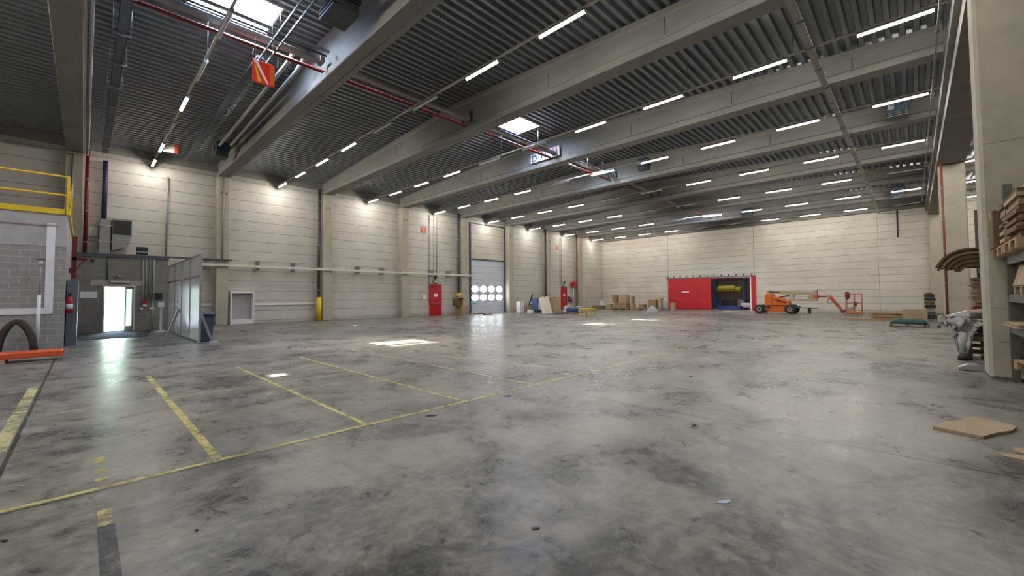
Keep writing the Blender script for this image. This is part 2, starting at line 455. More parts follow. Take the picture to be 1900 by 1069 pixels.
for i, (sx, sy, hx, hy) in enumerate(SKY):
    z0 = zroof(sy)+.0; mb = MB()
    for (a, b, c, d) in ((sx-hx-.05, sx-hx, sy-hy-.05, sy+hy+.05), (sx+hx, sx+hx+.05, sy-hy-.05, sy+hy+.05), (sx-hx, sx+hx, sy-hy-.05, sy-hy), (sx-hx, sx+hx, sy+hy, sy+hy+.05)):
        mb.box(a, b, c, d, z0-.02, z0+.5)
    wn = struct('window_%d' % (i+1), mb, 'white')
    MB().grid(lambda u, v: (sx-hx-.05+u*2*(hx+.05), sy-hy-.05+v*2*(hy+.05), z0+.5+.22*math.sin(math.pi*u)*math.sin(math.pi*v)), 8, 8).build('pane', 'glass', wn)
    if i != 4:
        pass
    pl = bpy.data.lights.new('skylight_portal', 'AREA'); pl.shape = 'RECTANGLE'; pl.size = 2*hx; pl.size_y = 2*hy; pl.cycles.is_portal = True
    po = bpy.data.objects.new('skylight_portal', pl); COL.objects.link(po); po.location = (sx, sy, z0+.45)

# ------------------------------------------------------------------ walls
DX0, DX1, DZ = 24.42, 28.86, 5.0
wl = MB()
wl.box(XL, .1, YW, YW+.25, 0, 9.6).box(.1, 2.2, YW, YW+.25, 2.4, 9.6).box(2.2, DX0, YW, YW+.25, 0, 9.6)
wl.box(DX0, DX1, YW, YW+.25, DZ, 9.6).box(DX1, XB, YW, YW+.25, 0, 9.6)
struct('wall_left', wl, 'wall')
OY0, OY1, OZ = 11.55, 20.0, 3.35
wb = MB()
wb.box(XB, XB+.25, OY1, YW+.25, 0, 9.6).box(XB, XB+.25, OY0, OY1, OZ, 9.9).box(XB, XB+.25, YS, OY0, 0, 9.9)
struct('wall_back', wb, 'wallback')
struct('wall_right', MB().box(XL, XB, YS-.25, YS, 0, 9.6), 'wall')
struct('wall_front', MB().box(XL-.25, XL, YS-.25, YW+.25, 0, 9.9), 'wall')
# vertical joints of the back wall
for i, y in enumerate((20.25, 11.42, 2.05)):
    struct('trim_%d' % (i+2), bx(XB-.012, XB, y-(.025 if i < 2 else .01), y+(.025 if i < 2 else .01), 0 if i == 2 else (3.5), 8.5), 'mid')
# band along the head of the left wall
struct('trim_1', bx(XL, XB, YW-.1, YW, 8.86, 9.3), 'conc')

# ------------------------------------------------------------------ columns and beams
_c = onX(1666, 440, XB-.06)
tag(MB().tube([(XB-.05, _c.y, _c.z), (XB-.05, _c.y, 8.5)], .045, 8).build('drop_conduit', 'dsteel'), 'short dark conduit at the top of the back wall near the right corner', 'conduit')
LEFTN = {0: 'left wall column behind the yellow stair rail, with a red riser beside it', 1: 'concrete column against left wall right of the translucent screen',
         2: 'concrete column against left wall just right of the yellow bollard', 3: 'concrete column against left wall left of the red door with conduits',
         4: 'concrete column against left wall just left of the white dock door', 5: 'concrete column against left wall just right of the white dock door',
         6: 'concrete column against left wall beside the leaning pale boards', 7: 'concrete column against left wall beside the hose reel, last before the corner'}
marks = ['A9', 'A10', 'A11', 'A12', 'A13', 'A14', 'A15', 'A16']
for i in range(8):
    x0 = BEX[i+1]; c = thing('concrete_column', LEFTN[i], 'column', (x0+.3, 28.62, 0), group='columns along the left wall')
    MB().box(x0, x0+.6, 28.3, YW, 0, ZB).build('shaft', 'colm', c, .025)
    if 1 <= i: letters(marks[i], .22, 'black', face_negY(x0+.3, 28.297, 7.55), c, 'painted_mark')
    if i in (1, 2, 3): letters('. . . . .', .3, 'dsteel', face_negY(x0+.3, 28.297, .95), c, 'stencil_row')
BL = ['roof beam above the upper left corner, running past the two pale conduits', 'broad concrete roof beam in front of the first skylight, second from left',
      'concrete roof beam just left of the small square skylight', 'concrete roof beam carrying the white letter board', 'concrete roof beam second beyond the white letter board, behind the grey unit heater',
      'concrete roof beam third beyond the white letter board', 'concrete roof beam fourth beyond the white letter board', 'concrete roof beam fifth beyond the white letter board, next to last', 'last concrete roof beam lying against the back wall']
BL = ['concrete roof beam at upper left carrying two pale conduits', 'concrete roof beam right of the big skylight, the one lit from it', 'concrete roof beam passing just left of the small square skylight',
      'concrete roof beam that carries the white board with the red letter', 'concrete roof beam directly behind the beam with the letter board', 'concrete roof beam above the dock door right edge, sixth from the left',
      'concrete roof beam third before the back wall', 'concrete roof beam second before the back wall', 'concrete roof beam running along the top of the back wall']
def beam_mb(x0, ya, yb, ys):
    rings = []
    for y in ys:
        zt = zroof(y)+.04; cx = x0+.3; prof = [(-.28, 0), (.28, 0), (.30, .03), (.30, .21), (.19, .30), (.19, zt-ZB-.22), (.24, zt-ZB-.15), (.24, zt-ZB), (-.24, zt-ZB), (-.24, zt-ZB-.15), (-.19, zt-ZB-.22), (-.19, .30), (-.30, .21), (-.30, .03)]
        rings.append([(cx+p, y, ZB+q) for p, q in prof])
    return MB().loft(rings)
BEAMS = []
for i in range(9):
    x0 = BEX[i+1]; o = thing('concrete_beam', BL[i], 'beam', (x0+.3, YR, ZB), group='roof beams across the hall')
    BEAMS.append(o)
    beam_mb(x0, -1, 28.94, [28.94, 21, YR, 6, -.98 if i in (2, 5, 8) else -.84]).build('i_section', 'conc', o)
    for y in ((24.5, 19.2, 9.0, 4.8, 1.2) if i in (2, 3, 4) else (22.8, 7.4)):
        bx(x0+.3-.196, x0+.3+.196, y-.012, y+.012, ZB+.34, ZB+.34+.5).build('web_joint', 'dsteel', o)
    if i == 1:
        MB().tube([(x0+.38, 1, ZB-.012), (x0+.38, 28.2, ZB-.012)], .012, 6).build('fixed_cable', 'dsteel', o)
        for y in (4.5, 9.3, 11.8, 14.5, 18.5, 23): MB().box(x0+.36, x0+.40, y-.03, y+.03, ZB-.03, ZB-.001).build('cable_clip', 'dsteel', o)
# right hand columns and the girder on them
cL = {11.25: 'large concrete column close by at the right, in front of the racking', 28.9: 'second concrete column of the right row, half hidden behind the near one', 46.0: 'far concrete column in the right corner of the back wall beside the red riser'}
for x, (ya, yb, wx) in {11.25: (-1.78, -.93, .75), 28.9: (-1.95, -1.04, .62), 46.0: (-1.9, -1.0, .6)}.items():
    c = thing('concrete_column', cL[x], 'column', (x+.3, -1.4, 0), group='columns of the right row')
    MB().box(x, x+wx, ya, yb, 0, 9.2 if x < 12 else 7.78).build('shaft', 'colm', c, .05)
    if x < 12:
        for z in (.65, 1.25, 2.55, 4.2): bx(x-.003, x, ya+.05, yb-.05, z, z+.006).build('shutter_line', 'dsteel', c)
gd = thing('concrete_girder', 'long concrete girder over the right column row, running into the distance', 'girder', (20, -1.4, 7.8))
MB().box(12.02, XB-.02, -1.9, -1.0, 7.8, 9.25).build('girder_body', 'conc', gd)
MB().box(12.02, XB-.02, -1.0, -.87, 8.18, 8.48).build('ledge', 'conc', gd)
sidelab = ['first roof beam of the side bay beyond the right column row', 'second roof beam of the side bay beyond the right column row', 'third roof beam of the side bay beyond the right column row', 'fourth roof beam of the side bay beyond the right column row']
for j, i in enumerate((4, 5, 6, 7)):
    x0 = BEX[i+1]; o = MB()
    o.loft([[(x0+.3+p, y, ZB+q) for p, q in [(-.3, 0), (.3, 0), (.3, .25), (.19, .32), (.19, .6), (-.19, .6), (-.19, .32), (-.3, .25)]] for y in (-1.92, -13.9)])
    tag(o.build('side_bay_beam', 'conc'), sidelab[j], 'beam', 'roof beams of the side bay')

# ------------------------------------------------------------------ light rows
ROWX = [2.35, 8.4, 14.4, 20.3, 26.35, 32.25, 38.2, 44.1]
UNLIT = {0: {4, 5, 7}, 1: {4, 5}, 2: {4, 5}, 3: {5}, 4: {4, 5}, 5: {0, 4, 5}, 6: {5}, 7: {0, 4, 5}}
def tube_light(lit):
    t = thing('tube_light', 'x', 'light')
    MB().prism([(-.045, .01), (.045, .01), (.055, .045), (.03, .075), (-.03, .075), (-.055, .045)], 'y', .015, 1.485).build('housing', 'house', t, world=False)
    MB().prism([(-.050, .012), (-.042, -.022), (-.018, -.038), (.018, -.038), (.042, -.022), (.050, .012)], 'y', .02, 1.48).build('diffuser', 'lit' if lit else 'tubeoff', t, world=False)
    for y in (0, 1.48):
        MB().prism([(-.055, -.01), (-.03, -.043), (.03, -.043), (.055, -.01), (.055, .05), (.03, .08), (-.03, .08), (-.055, .05)], 'y', y, y+.02).build('end_cap', 'house', t, world=False)
    return t
MT['lit'].cycles.emission_sampling = 'NONE'
lamp_ = bpy.data.lights.new('tube_lamp', 'AREA'); lamp_.shape = 'RECTANGLE'; lamp_.size = .052; lamp_.size_y = 1.44
lamp_.color = (1, .955, .89); lamp_.energy = TUBE*math.pi*.085*1.44*.86
L0, L1 = tube_light(False), tube_light(True)
for sg_ in (-1, 1):
    lo_ = bpy.data.objects.new('tube_lamp', lamp_); COL.objects.link(lo_); lo_.parent = L1; lo_.location = (sg_*.042, .75, -.034); lo_.rotation_euler = (0, -sg_*R(46), 0); used = [False, False]
rown = ['nearest the yellow stair rail', 'passing over the middle of the left wall bay with the yellow bollard', 'crossing under the small square skylight', 'third from the left of the square skylight', '', '', '', '']
for r, x in enumerate(ROWX):
    ks = [k for k in range(-2 if r >= 2 else 0, 10)]
    rl = thing('light_rail', 'thin pale rail carrying the %s row of tube lights from the left' % ORD[r], 'rail', (x, 14, 8.6), group='rails of the light rows')
    ye = 28.6; ys = -.9
    MB().box(x-.03, x+.03, ys, ye, 8.585, 8.635).build('rail_bar', 'offwhite', rl)
    for k in range(12):
        y = 26.6-k*3.07+.3
        if y > ys: MB().tube([(x, y, 8.62), (x, y, zroof(y)+.03)], .008, 5).build('hanger', 'galv', rl)
    if r >= 2:
        rs = tag(MB().box(x-.025, x+.025, -6.9, -2.0, 8.6, 8.635).build('side_bay_light_rail', 'duct'), 'light rail in the side bay in line with the %s row of tube lights' % ORD[r], 'rail', 'side bay rails')
    for k in ks:
        lit = not (k in UNLIT[r]); y = -.6+3.075*k
        if k == -1: y = -3.675
        if k == -2: y = -6.75
        src = (L0, L1)[lit]
        if not used[lit]: o = src; used[lit] = True
        else: o = copy_tree(src)
        o.location = (x, y, 8.5)
        if k >= 0:
            o['label'] = '%s tube light, %s from the left wall in the %s row' % ('glowing white' if lit else 'unlit grey', ORD[9-k], ORD[r])
            o['group'] = 'tube lights of the %s row' % ORD[r]
        else:
            o['label'] = 'glowing tube light of the side bay, %s row, %s from the columns' % (ORD[r], ORD[-k-1]); o['group'] = 'tube lights of the side bay'
# unseen lamp rows added at the left to light the kiosk and foreground
for r, x in enumerate((-3.7, -9.65)):
    for k in range(-2, 10):
        if k > 5 or k < 0: continue
        o = copy_tree(L1); o.location = (x, (-.6+3.075*k) if k >= 0 else (-3.675, -6.75)[-k-1], 8.5)
        o['label'] = 'added unseen tube light left of the picture, %s from the wall, %s row' % (ORD[9-k] if 9-k < 11 else 'last', ['near', 'far'][r]); o['group'] = 'added tube lights left of the picture'
# long tray and conduit running into the distance near the right columns
def tray(name, lab, p0, p1, wd, ht, m, cat='cable tray', slots=None):
    t = thing(name, lab, cat, p0)
    MB().beam(p0, p1, wd, ht).build('tray_body', m, t)
    if slots:
        p0, p1 = Vector(p0), Vector(p1); n = int((p1-p0).length/slots)
        for k in range(n):
            q = p0.lerp(p1, (k+.5)/n); d = (p1-p0).normalized()
            MB().beam(q-d*.02, q+d*.02, wd+.03, ht+.02).build('bracket', 'dsteel', t)
    return t
tray('cable_tray', 'pale cable tray hung below the beams, running toward the back wall near the right', (8.5, 1.86, 8.36), (46.6, 1.86, 8.36), .17, .06, 'steelrod', slots=1.5)
tg = tray('conduit_run', 'thin pale conduit under the beams right beside the column row', (10.5, -.66, 8.38), (43, -.66, 8.38), .045, .045, 'duct', 'conduit', slots=3)

# ------------------------------------------------------------------ ridge services : red sprinkler pipe and grey duct along the hall
sp = thing('sprinkler_pipe', 'long dark red sprinkler pipe crossing the hall under the ridge', 'pipe', (10, 13.6, 8.8))
MB().tube([(-8, 13.55, 8.84), (46, 13.55, 8.84)], .055, 12).build('pipe', 'dred', sp)
for x in [-3.3+5.94*k for k in range(0, 9)]: MB().tube([(x, 13.55, 8.89), (x, 13.55, zroof(13.55)+.04)], .01, 6).build('hanger', 'galv', sp)
MB().tube([(30.6, 13.55, 8.84), (30.6, 13.55, 8.45)], .03, 8).build('drop', 'red', sp)
for bi, (x0, x1, lab) in enumerate(((-.1, 5.1, 'grey service duct above the red pipe in the bay with the big skylight'), (5.8, 11.05, 'grey service duct above the red pipe between the second and third roof beams'), (12, 17.0, 'grey service duct above the red pipe below the square skylight'), (18, 22.9, 'grey service duct above the red pipe behind the letter board beam'), (23.9, 28.8, 'grey service duct above the red pipe in the fifth roof bay'))):
    d = thing('service_duct', lab, 'duct', (x0, 13.25, 8.9), group='ducts along the ridge')
    MB().box(x0, x1, 13.12, 13.36, 8.92, 9.04).build('duct_body', 'duct', d, .01)
    MB().box(x1-.12, x1, 13.08, 13.40, 8.9, 9.08).build('end_flange', 'mid', d)
    for x in (x0+1.2, x0+3.6): MB().tube([(x, 13.24, 9.04), (x, 13.24, zroof(13.24)+.03)], .008, 5).build('hanger', 'galv', d)
# a second bluish duct in the first bay
d = thing('pipe_bundle', 'bluish pipe bundle beside the big skylight at the upper left', 'pipes', (1, 12.6, 9.1))
MB().tube([(-.4, 12.75, 9.1), (5.1, 12.75, 9.1)], .05, 10).build('pipe', 'galv', d)
MB().tube([(-.4, 12.95, 9.05), (5.1, 12.95, 9.05)], .03, 8).build('thin_pipe', 'dsteel', d)
# patch plates where the duct passes the beams
for bi in (2, 4, 5):
    x0 = BEX[bi+1]-.12; t = BEAMS[bi]
    MB().box(x0+.19, x0+.235, 12.9, 13.9, 8.86, 9.35).build('cover_plate', 'mid', t, .01)
    MB().box(x0+.15, x0+.19, 13.05, 13.25, 8.88, 9.33).build('plate_rib', 'dsteel', t); MB().box(x0+.15, x0+.19, 13.6, 13.75, 8.88, 9.33).build('plate_rib', 'dsteel', t)

# ladder cable tray and round ducts in the first bay
lt = thing('ladder_tray', 'dark ladder type cable tray near the big skylight', 'cable tray', (3.62, 12, 8.9))
for dx in (-.11, .11): MB().beam((3.62+dx, 6, 8.72), (3.62+dx, 14.1, 8.72), .03, .06).build('side_rail', 'dsteel', lt)
for k in range(30): MB().beam((3.51, 6.1+k*.27, 8.72), (3.73, 6.1+k*.27, 8.72), .02, .02).build('rung', 'dsteel', lt)
t2 = None
def strap(t, x, y, z): MB().tube([(x, y, z), (x, y, zroof(y)+.04)], .008, 5).build('hanger', 'galv', t)
t2 = thing('dark_cable_channel', 'dark cable channel with hanging cables between the skylight and the left wall', 'cable tray', (3.6, 20, 8.9))
MB().beam((3.6, 14.2, 8.92), (3.6, 28.0, 8.92), .17, .08).build('channel', 'tray', t2)
for y in (15, 18, 21, 24, 27): strap(t2, 3.6, y, 8.95)
for y in (7, 10, 12.4): strap(lt, 3.62, y, 8.74)
for q in range(3):
    pts = []
    for k in range(60):
        y = 14.4+k*.19; pts.append((3.75+.03*q+.02*math.sin(k*1.3+q), y, 8.84-.03*q-.05*abs(math.sin(k*.55+q))))
    MB().tube(pts, .008, 5).build('cable', 'mid', t2)
hg = thing('perforated_tray', 'blue grey cable tray hanging under the deck left of the first light row', 'cable tray', (.55, 20, 8.6))
MB().box(.44, .66, 9.5, 28.0, 8.6, 8.62).build('tray_bottom', 'tray', hg)
MB().box(.44, .45, 9.5, 28.0, 8.6, 8.67).build('tray_side', 'tray', hg); MB().box(.65, .66, 9.5, 28.0, 8.6, 8.67).build('tray_side', 'tray', hg)
for k in range(9):
    y = 11+k*2.0; MB().box(.36, .74, y-.02, y+.02, 8.56, 8.6).build('cross_bar', 'galv', hg)
    for dx in (-.18, .18): MB().tube([(.55+dx, y, 8.58), (.55+dx, y, zroof(y)+.05)], .008, 5).build('hanger', 'galv', hg)
for j, (x, lab) in enumerate(((-.02, 'pale conduit beside the first roof beam, the right one of two'), (-.14, 'pale conduit hugging the first roof beam, the left one of two'))):
    tag(MB().tube([(x, 3, 8.62), (x, 28.0, 8.62), (x, 28.12, 8.55), (x-.0, 28.15, 8.4), (x-.55, 28.15, 8.36)], .045, 10).build('ceiling_conduit', 'steelrod'), lab, 'conduit', 'conduits on the first roof beam')
for j, (xa, ya, xb, yb, lab) in enumerate(((4.34, 14.1, 4.42, 24.0, 'long white flue pipe from the far heater, left of the pair'), (4.72, 14.5, 4.80, 23.6, 'long white flue pipe from the far heater, right of the pair'))):
    fp = thing('flue_pipe', lab, 'pipe', (xa, ya, 9.0), group='flue pipes of the far heater')
    MB().tube([(xa+.12, ya-.35, 9.35), (xa, ya, 9.0), (xb, yb, 8.95)], .06, 12).build('tube', 'steelrod', fp)
    for q in (.1, .4, .7, .95): strap(fp, xa+(xb-xa)*q, ya+(yb-ya)*q, 9.0)

def heater(lab, x, y, z, s=1.0):
    t = thing('unit_heater', lab, 'heater', (x, y, z), group='unit heaters under the roof')
    cas = MB().box(x-.3*s, x+.35*s, y-.45*s, y+.45*s, z, z+.6*s).build('casing', 'navy', t, .02)
    MB().prism([(x-.28*s, z), (x+.33*s, z), (x+.25*s, z-.25*s), (x-.12*s, z-.25*s)], 'y', y-.42*s, y+.42*s) if False else None
    for k in range(3): MB().box(x-.36*s, x+.3*s, y-.42*s, y+.42*s, z-.09*s-.1*k*s, z-.04*s-.1*k*s).build('louvre', 'dsteel', t)
    MB().box(x-.2*s, x+.2*s, y-.40*s, y+.40*s, z-.28*s, z).build('core', 'dsteel', t)
    MB().box(x-.42*s, x-.3*s, y+.1*s, y+.35*s, z+.1*s, z+.45*s).build('control_box', 'mid', cas, .01)
    MB().tube([(x-.43*s, y+.2*s, z+.3*s), (x-.42*s, y+.2*s, z+.3*s)], .04*s, 10).build('dial', 'black', cas)
    for dx in (-.2, .2):
        for dy in (-.35, .35): MB().tube([(x+dx*s, y+dy*s, z+.6*s), (x+dx*s, y+dy*s, zroof(y)+.03)], .01, 5).build('hanger', 'galv', t)
    return t
heater('big dark blue unit heater hanging at the top edge, left of the second roof beam', 4.35, 10.2, 8.85, 1.0)
heater('small blue unit heater near the left wall at the end of the white flue pipes', 4.6, 24.6, 8.75, .8)
heater('grey blue unit heater under the roof right of the second skylight', 22.2, 10.9, 8.95, .7)
heater('dark unit heater under the roof close to the right column row, nearer one', 22.2, .25, 8.7, .75)
heater('dark unit heater under the roof in the far right corner', 40.2, .6, 8.6, .9)
heater('small unit heater near the back wall beside the last skylight', 40.2, 10.2, 8.6, .8)

# hanging signs
MT['redlt'] = mat('sign_red', (.75, .03, .02), .35)
SG0 = len(bpy.data.objects)
sg = thing('hazard_sign', 'red hanging sign with white and orange diagonal stripes below the big skylight', 'sign', (3.3, 12.8, 8.2))
P0 = onY(489, 137, 12.4)
sx0, sz0 = P0.x, P0.z
MB().box(sx0-.26, sx0+.26, 12.35, 12.42, sz0-.3, sz0+.3).build('sign_box', 'redlt', sg, .01)
def stripe(off, wd, m, y=12.345):
    mb = MB(); q = 0; pr = [(-.25+off, .28), (-.25+off+wd, .28), (.0+off+wd+.12, -.28), (.0+off+.12, -.28)]
    pr = [(max(-.25, min(.12, p)), z) for p, z in pr]
    mb.prism([(sx0+p, sz0+z) for p, z in pr], 'y', y, 12.352); return mb.build('stripe', m, sg)
stripe(-.05, .14, 'paper'); stripe(-.26, .09, 'yellow', 12.346)
MB().box(sx0+.14, sx0+.24, 12.344, 12.352, sz0-.27, sz0+.27).build('reflector_strip', 'orange', sg)
for dx in (-.2, .2): MB().tube([(sx0+dx, 12.4, sz0+.3), (sx0+dx, 12.4, zroof(12.4)+.03)], .008, 5).build('hanger', 'galv', sg)
P0 = onY(314, 274, 25.3)
sg = thing('hanging_sign', 'small cream and red sign hanging beside the glowing light near the left wall', 'sign', tuple(P0))
MB().box(P0.x-.2, P0.x+.2, 25.26, 25.34, P0.z-.22, P0.z+.16).build('board', 'offwhite', sg)
MB().box(P0.x+.2, P0.x+.31, 25.255, 25.345, P0.z-.24, P0.z+.16).build('red_edge', 'redlt', sg)
MB().tube([(P0.x, 25.3, P0.z+.14), (P0.x, 25.3, zroof(25.3)+.10)], .008, 5).build('hanger', 'galv', sg)
# letter board on the fourth beam
bd = thing('letter_board', 'white board lettered in black with a red O stroke, fixed on a roof beam', 'sign', (17.0, 13.9, 8.85))
MB().prism([(14.95, 8.83), (14.95, 9.30), (12.98, 9.36), (12.98, 8.83)], 'x', 16.98, 17.02).build('board', 'paper', bd)
MB().box(17.02, 17.135, 13.6, 14.3, 9.0, 9.1).build('bracket', 'mid', bd)
letters('D', .5, 'black', face_negX(16.976, 14.68, 9.03), bd, 'letter'); letters('H', .5, 'black', face_negX(16.976, 14.02, 9.1), bd, 'letter')
letters('Ø', .52, 'redlt', face_negX(16.976, 13.28, 9.1), bd, 'letter')

# ------------------------------------------------------------------ left wall fittings
wr = thing('wall_rail', 'long cream square rail on brackets across the left wall', 'rail', (14, 28.2, 3.4))
MB().box(4.2, 23.85, 28.12, 28.24, 3.33, 3.47).build('rail_bar', 'offwhite', wr, .01)
for x in (4.7, 7.3, 9.3, 13.6, 15.5, 19.9, 21.7): MB().box(x-.03, x+.03, 28.24, YW, 3.2, 3.75).build('bracket', 'mid', wr); MB().box(x-.03, x+.3, 28.24, 28.3, 3.62, 3.66).build('arm', 'mid', wr)
lg = thing('wall_ledge', 'dark steel ledge along the left wall above the blockwork annex', 'ledge', (2, 28.8, 3.7))
MB().box(2.9, 5.9, 28.1, 28.28, 3.66, 3.74).build('ledge_bar', 'dsteel', lg)
bp_ = tag(bx(7.25, 10.75, 28.88, YW-.002, 1.08, 1.2).build('bumper_rail', 'white'), 'white wall bumper rail between the framed recess and yellow bollard', 'rail', 'white bumper rails')
tag(bx(3.0, 5.1, 28.88, YW-.002, 1.08, 1.2).build('bumper_rail', 'white'), 'white wall bumper rail behind the rubbish bin', 'rail', 'white bumper rails')
def pipe(name, lab, x, y, z0, z1, r, m, cat='pipe', cl=1.5):
    t = thing(name, lab, cat, (x, y, z0))
    MB().tube([(x, y, z0), (x, y, z1)], r, 12).build('tube', m, t)
    z = z0+.5
    while z < z1 and cl: MB().tube([(x, y, z), (x, y, z+.05)], r*1.25, 12).build('clamp', 'mid', t); z += cl
    return t
pipe('downpipe', 'dark downpipe standing in the yellow bollard left of a column', 10.90, 28.55, 0, 8.8, .085, 'dsteel')
pipe('downpipe', 'dark green downpipe just left of the column before the dock door', 22.72, 28.5, 0, 8.8, .09, 'dsteel')
pipe('downpipe', 'dark downpipe left of the column near the leaning boards', 34.62, 28.5, 0, 8.8, .09, 'dsteel')
pipe('downpipe', 'rusty red riser on the left wall beside the hose reel', 40.58, 28.6, 0, 8.8, .07, 'brass')
pipe('conduit', 'grey conduit running down the column right of the screen', 5.45, 28.25, 3.75, 8.45, .04, 'mid', 'conduit', 1.8)
pipe('conduit', 'grey conduit on the left wall above the screen', 3.02, 28.85, 3.7, 8.1, .045, 'mid', 'conduit', 1.3)
for x, z0, z1, lab in ((21.0, .8, 8.3, 'left one of the long conduits above the red door'), (21.32, 3.2, 8.3, 'middle one of the long conduits above the red door'), (20.55, .9, 8.4, 'thin conduit left of the long pair beside the red door')):
    pipe('conduit', lab, x-.6, 28.9, z0, z1, .03, 'mid', 'conduit', 2.2)
for x, lab in ((37.75, 'left thin conduit above the far red door'), (38.0, 'right thin conduit above the far red door')): pipe('conduit', lab, x, 28.9, 2.6, 8.3, .025, 'mid', 'conduit', 2.5)
pipe('sprinkler_riser', 'dark red riser pipe in the corner behind the yellow stair rail', -.02, 28.2, 3.7, 8.7, .075, 'dred')
pipe('conduit', 'pale conduit left of the red riser behind the yellow rail', -.5, 28.2, 3.7, 8.4, .05, 'duct', 'conduit')
pipe('ventilation_pipe', 'dark blue square pipe going up the left wall above the black air grille', .6, 28.75, 5.45, 8.4, .10, 'dblue', 'pipe', 0)
t = thing('cabinet_duct', 'grey vertical metal duct beside the black air grille', 'duct', (.6, 28.6, 3.7))
MB().box(.45, .85, 28.35, 28.9, 3.7, 5.45).build('duct_body', 'mid', t, .02)
MB().box(.42, .88, 28.33, 28.9, 4.3, 4.36).build('flange', 'galv', t); MB().box(.42, .88, 28.33, 28.9, 5.1, 5.16).build('flange', 'galv', t)
t = thing('air_unit', 'cream air unit with a big black square grille on the left wall', 'air unit', (1.2, 28.6, 4.0))
MB().prism([(.89, 3.9), (1.35, 4.05), (1.62, 4.66), (1.62, 5.5), (.89, 5.5)], 'y', 28.3, 28.93).build('casing', 'mid', t, .01)
MB().box(.92, 1.58, 28.27, 28.31, 4.72, 5.42).build('grille', 'black', t)
t = thing('flood_light', 'black flood light standing on the ledge over the blockwork annex', 'light', (1.9, 27.6, 3.62))
MB().box(1.75, 2.2, 27.5, 27.75, 3.72, 4.1).build('lamp_head', 'black', t, .03); MB().box(1.5, 2.1, 27.3, 27.9, 3.6, 3.68).build('foot', 'dsteel', t, .01)
MB().box(1.74, 2.21, 27.49, 27.52, 3.82, 3.86).build('lens_rim', 'galv', t); MB().box(1.9, 2.0, 27.6, 27.7, 3.66, 3.74).build('bracket', 'dsteel', t)
tag(bx(-.0+.08, .42, 28.85, YW-.002, 4.6, 5.05).build('wall_box', 'white', None, .01), 'white square box on the wall left of the grey duct', 'box')
# framed recess on the wall
t = thing('wall_hatch', 'white framed recess with grey back on the left wall right of a column', 'hatch', (6.5, 28.9, 0))
MB().box(5.95, 6.03, 28.6, YW, 0, 1.92).box(7.08, 7.16, 28.6, YW, 0, 1.92).box(6.03, 7.08, 28.6, YW, 1.8, 1.92).box(6.03, 7.08, 28.6, YW, 0, .25).build('frame', 'white', t)
MB().box(6.03, 7.08, 28.9, YW, .25, 1.8).build('back_panel', 'plaster', t)
# yellow bollard round the downpipe
t = thing('bollard', 'yellow half round bollard guarding the foot of the dark downpipe', 'bollard', (10.92, 28.4, 0))
MB().loft([[(10.90+.17*math.cos(a), 28.45+.17*math.sin(a), z) for a in [2*math.pi*k/14 for k in range(14)]] for z in (0.02, 1.55)], sm=True).build('guard', 'yellow', t)
MB().box(10.7, 11.09, 28.25, 28.65, 0, .02).build('base_plate', 'dsteel', t)
t = thing('bollard', 'small yellow bollard by the leaning pale boards at the left wall', 'bollard', (34.6, 28.2, 0))
MB().tube([(34.34, 28.3, .02), (34.34, 28.3, 1.5)], .11, 12).build('guard', 'yellow', t); MB().box(34.2, 34.48, 28.16, 28.44, 0, .02).build('base_plate', 'dsteel', t)
# red doors in the left wall
def red_door(n, x0, x1, zt):
    d = struct('door_%d' % n, MB().box(x0, x1, YW-.06, YW+.0, 0, zt), 'red', None, .01)
    MB().box(x0-.05, x0, YW-.08, YW, 0, zt+.05).box(x1, x1+.05, YW-.08, YW, 0, zt+.05).box(x0, x1, YW-.08, YW, zt, zt+.05).build('door_frame', 'red', d)
    MB().box(x0+.08, x1-.08, YW-.13, YW-.10, .98, 1.03).build('push_bar', 'galv', d)
    xm = (x0+x1)/2
    MB().box(xm-.17, xm+.17, YW-.066, YW-.06, 1.55, 1.8).build('notice', 'paper', d)
    MB().box(x0+.1, x0+.5, YW-.12, YW-.06, zt-.16, zt-.09).build('door_closer', 'dsteel', d)
    return d
red_door(1, 20.05, 21.15, 2.56); red_door(2, 37.95, 38.95, 2.5)
def exit_lamp(lab, x, z):
    t = thing('exit_lamp', lab, 'lamp', (x, 28.85, z))
    MB().box(x-.25, x+.25, 28.72, YW-.002, z, z+.16).build('lamp_case', 'mid', t, .01); MB().box(x-.22, x+.22, 28.71, 28.72, z+.02, z+.14).build('lens', 'tubeoff', t)
    MB().tube([(x, 28.84, z+.16), (x, 28.84, z+.34)], .03, 8).build('stem', 'dsteel', t); MB().box(x-.09, x+.09, 28.72, 28.9, z+.34, z+.6).build('siren', 'dsteel', t, .02)
exit_lamp('emergency lamp and siren above the red door with conduits', 20.55, 2.72); exit_lamp('emergency lamp above the far red door', 38.45, 2.66)
tag(bx(19.35, 19.7, YW-.03, YW-.002, 1.35, 1.75).build('wall_box', 'white', None, .005), 'white notice box on the wall left of the red door', 'box')
tag(bx(39.15, 39.55, YW-.12, YW-.002, .9, 1.5).build('wall_box', 'dsteel', None, .01), 'small dark device box between the far red door and hose reel', 'box')
t = thing('fire_sign', 'square red fire sign high on the wall left of the conduits', 'sign', (19.4, 28.93, 7.1))
MB().box(19.15, 19.65, YW-.03, YW-.002, 6.85, 7.33).build('plate', mat('faded_red', (.62, .16, .10), .5), t)
letters('2', .4, 'offwhite', face_negY(19.4, YW-.033, 7.09), t, 'symbol')
t = thing('fire_sign', 'faded red fire sign high on the wall before the hose reel', 'sign', (37.3, 28.93, 7.1))
MB().box(37.1, 37.6, YW-.03, YW-.002, 6.85, 7.3).build('plate', mat('faded_red_pale', (.62, .25, .16), .5), t)
t = thing('hose_reel', 'red fire hose reel on the left wall by the last column', 'hose reel', (39.9, 28.7, 2.9))
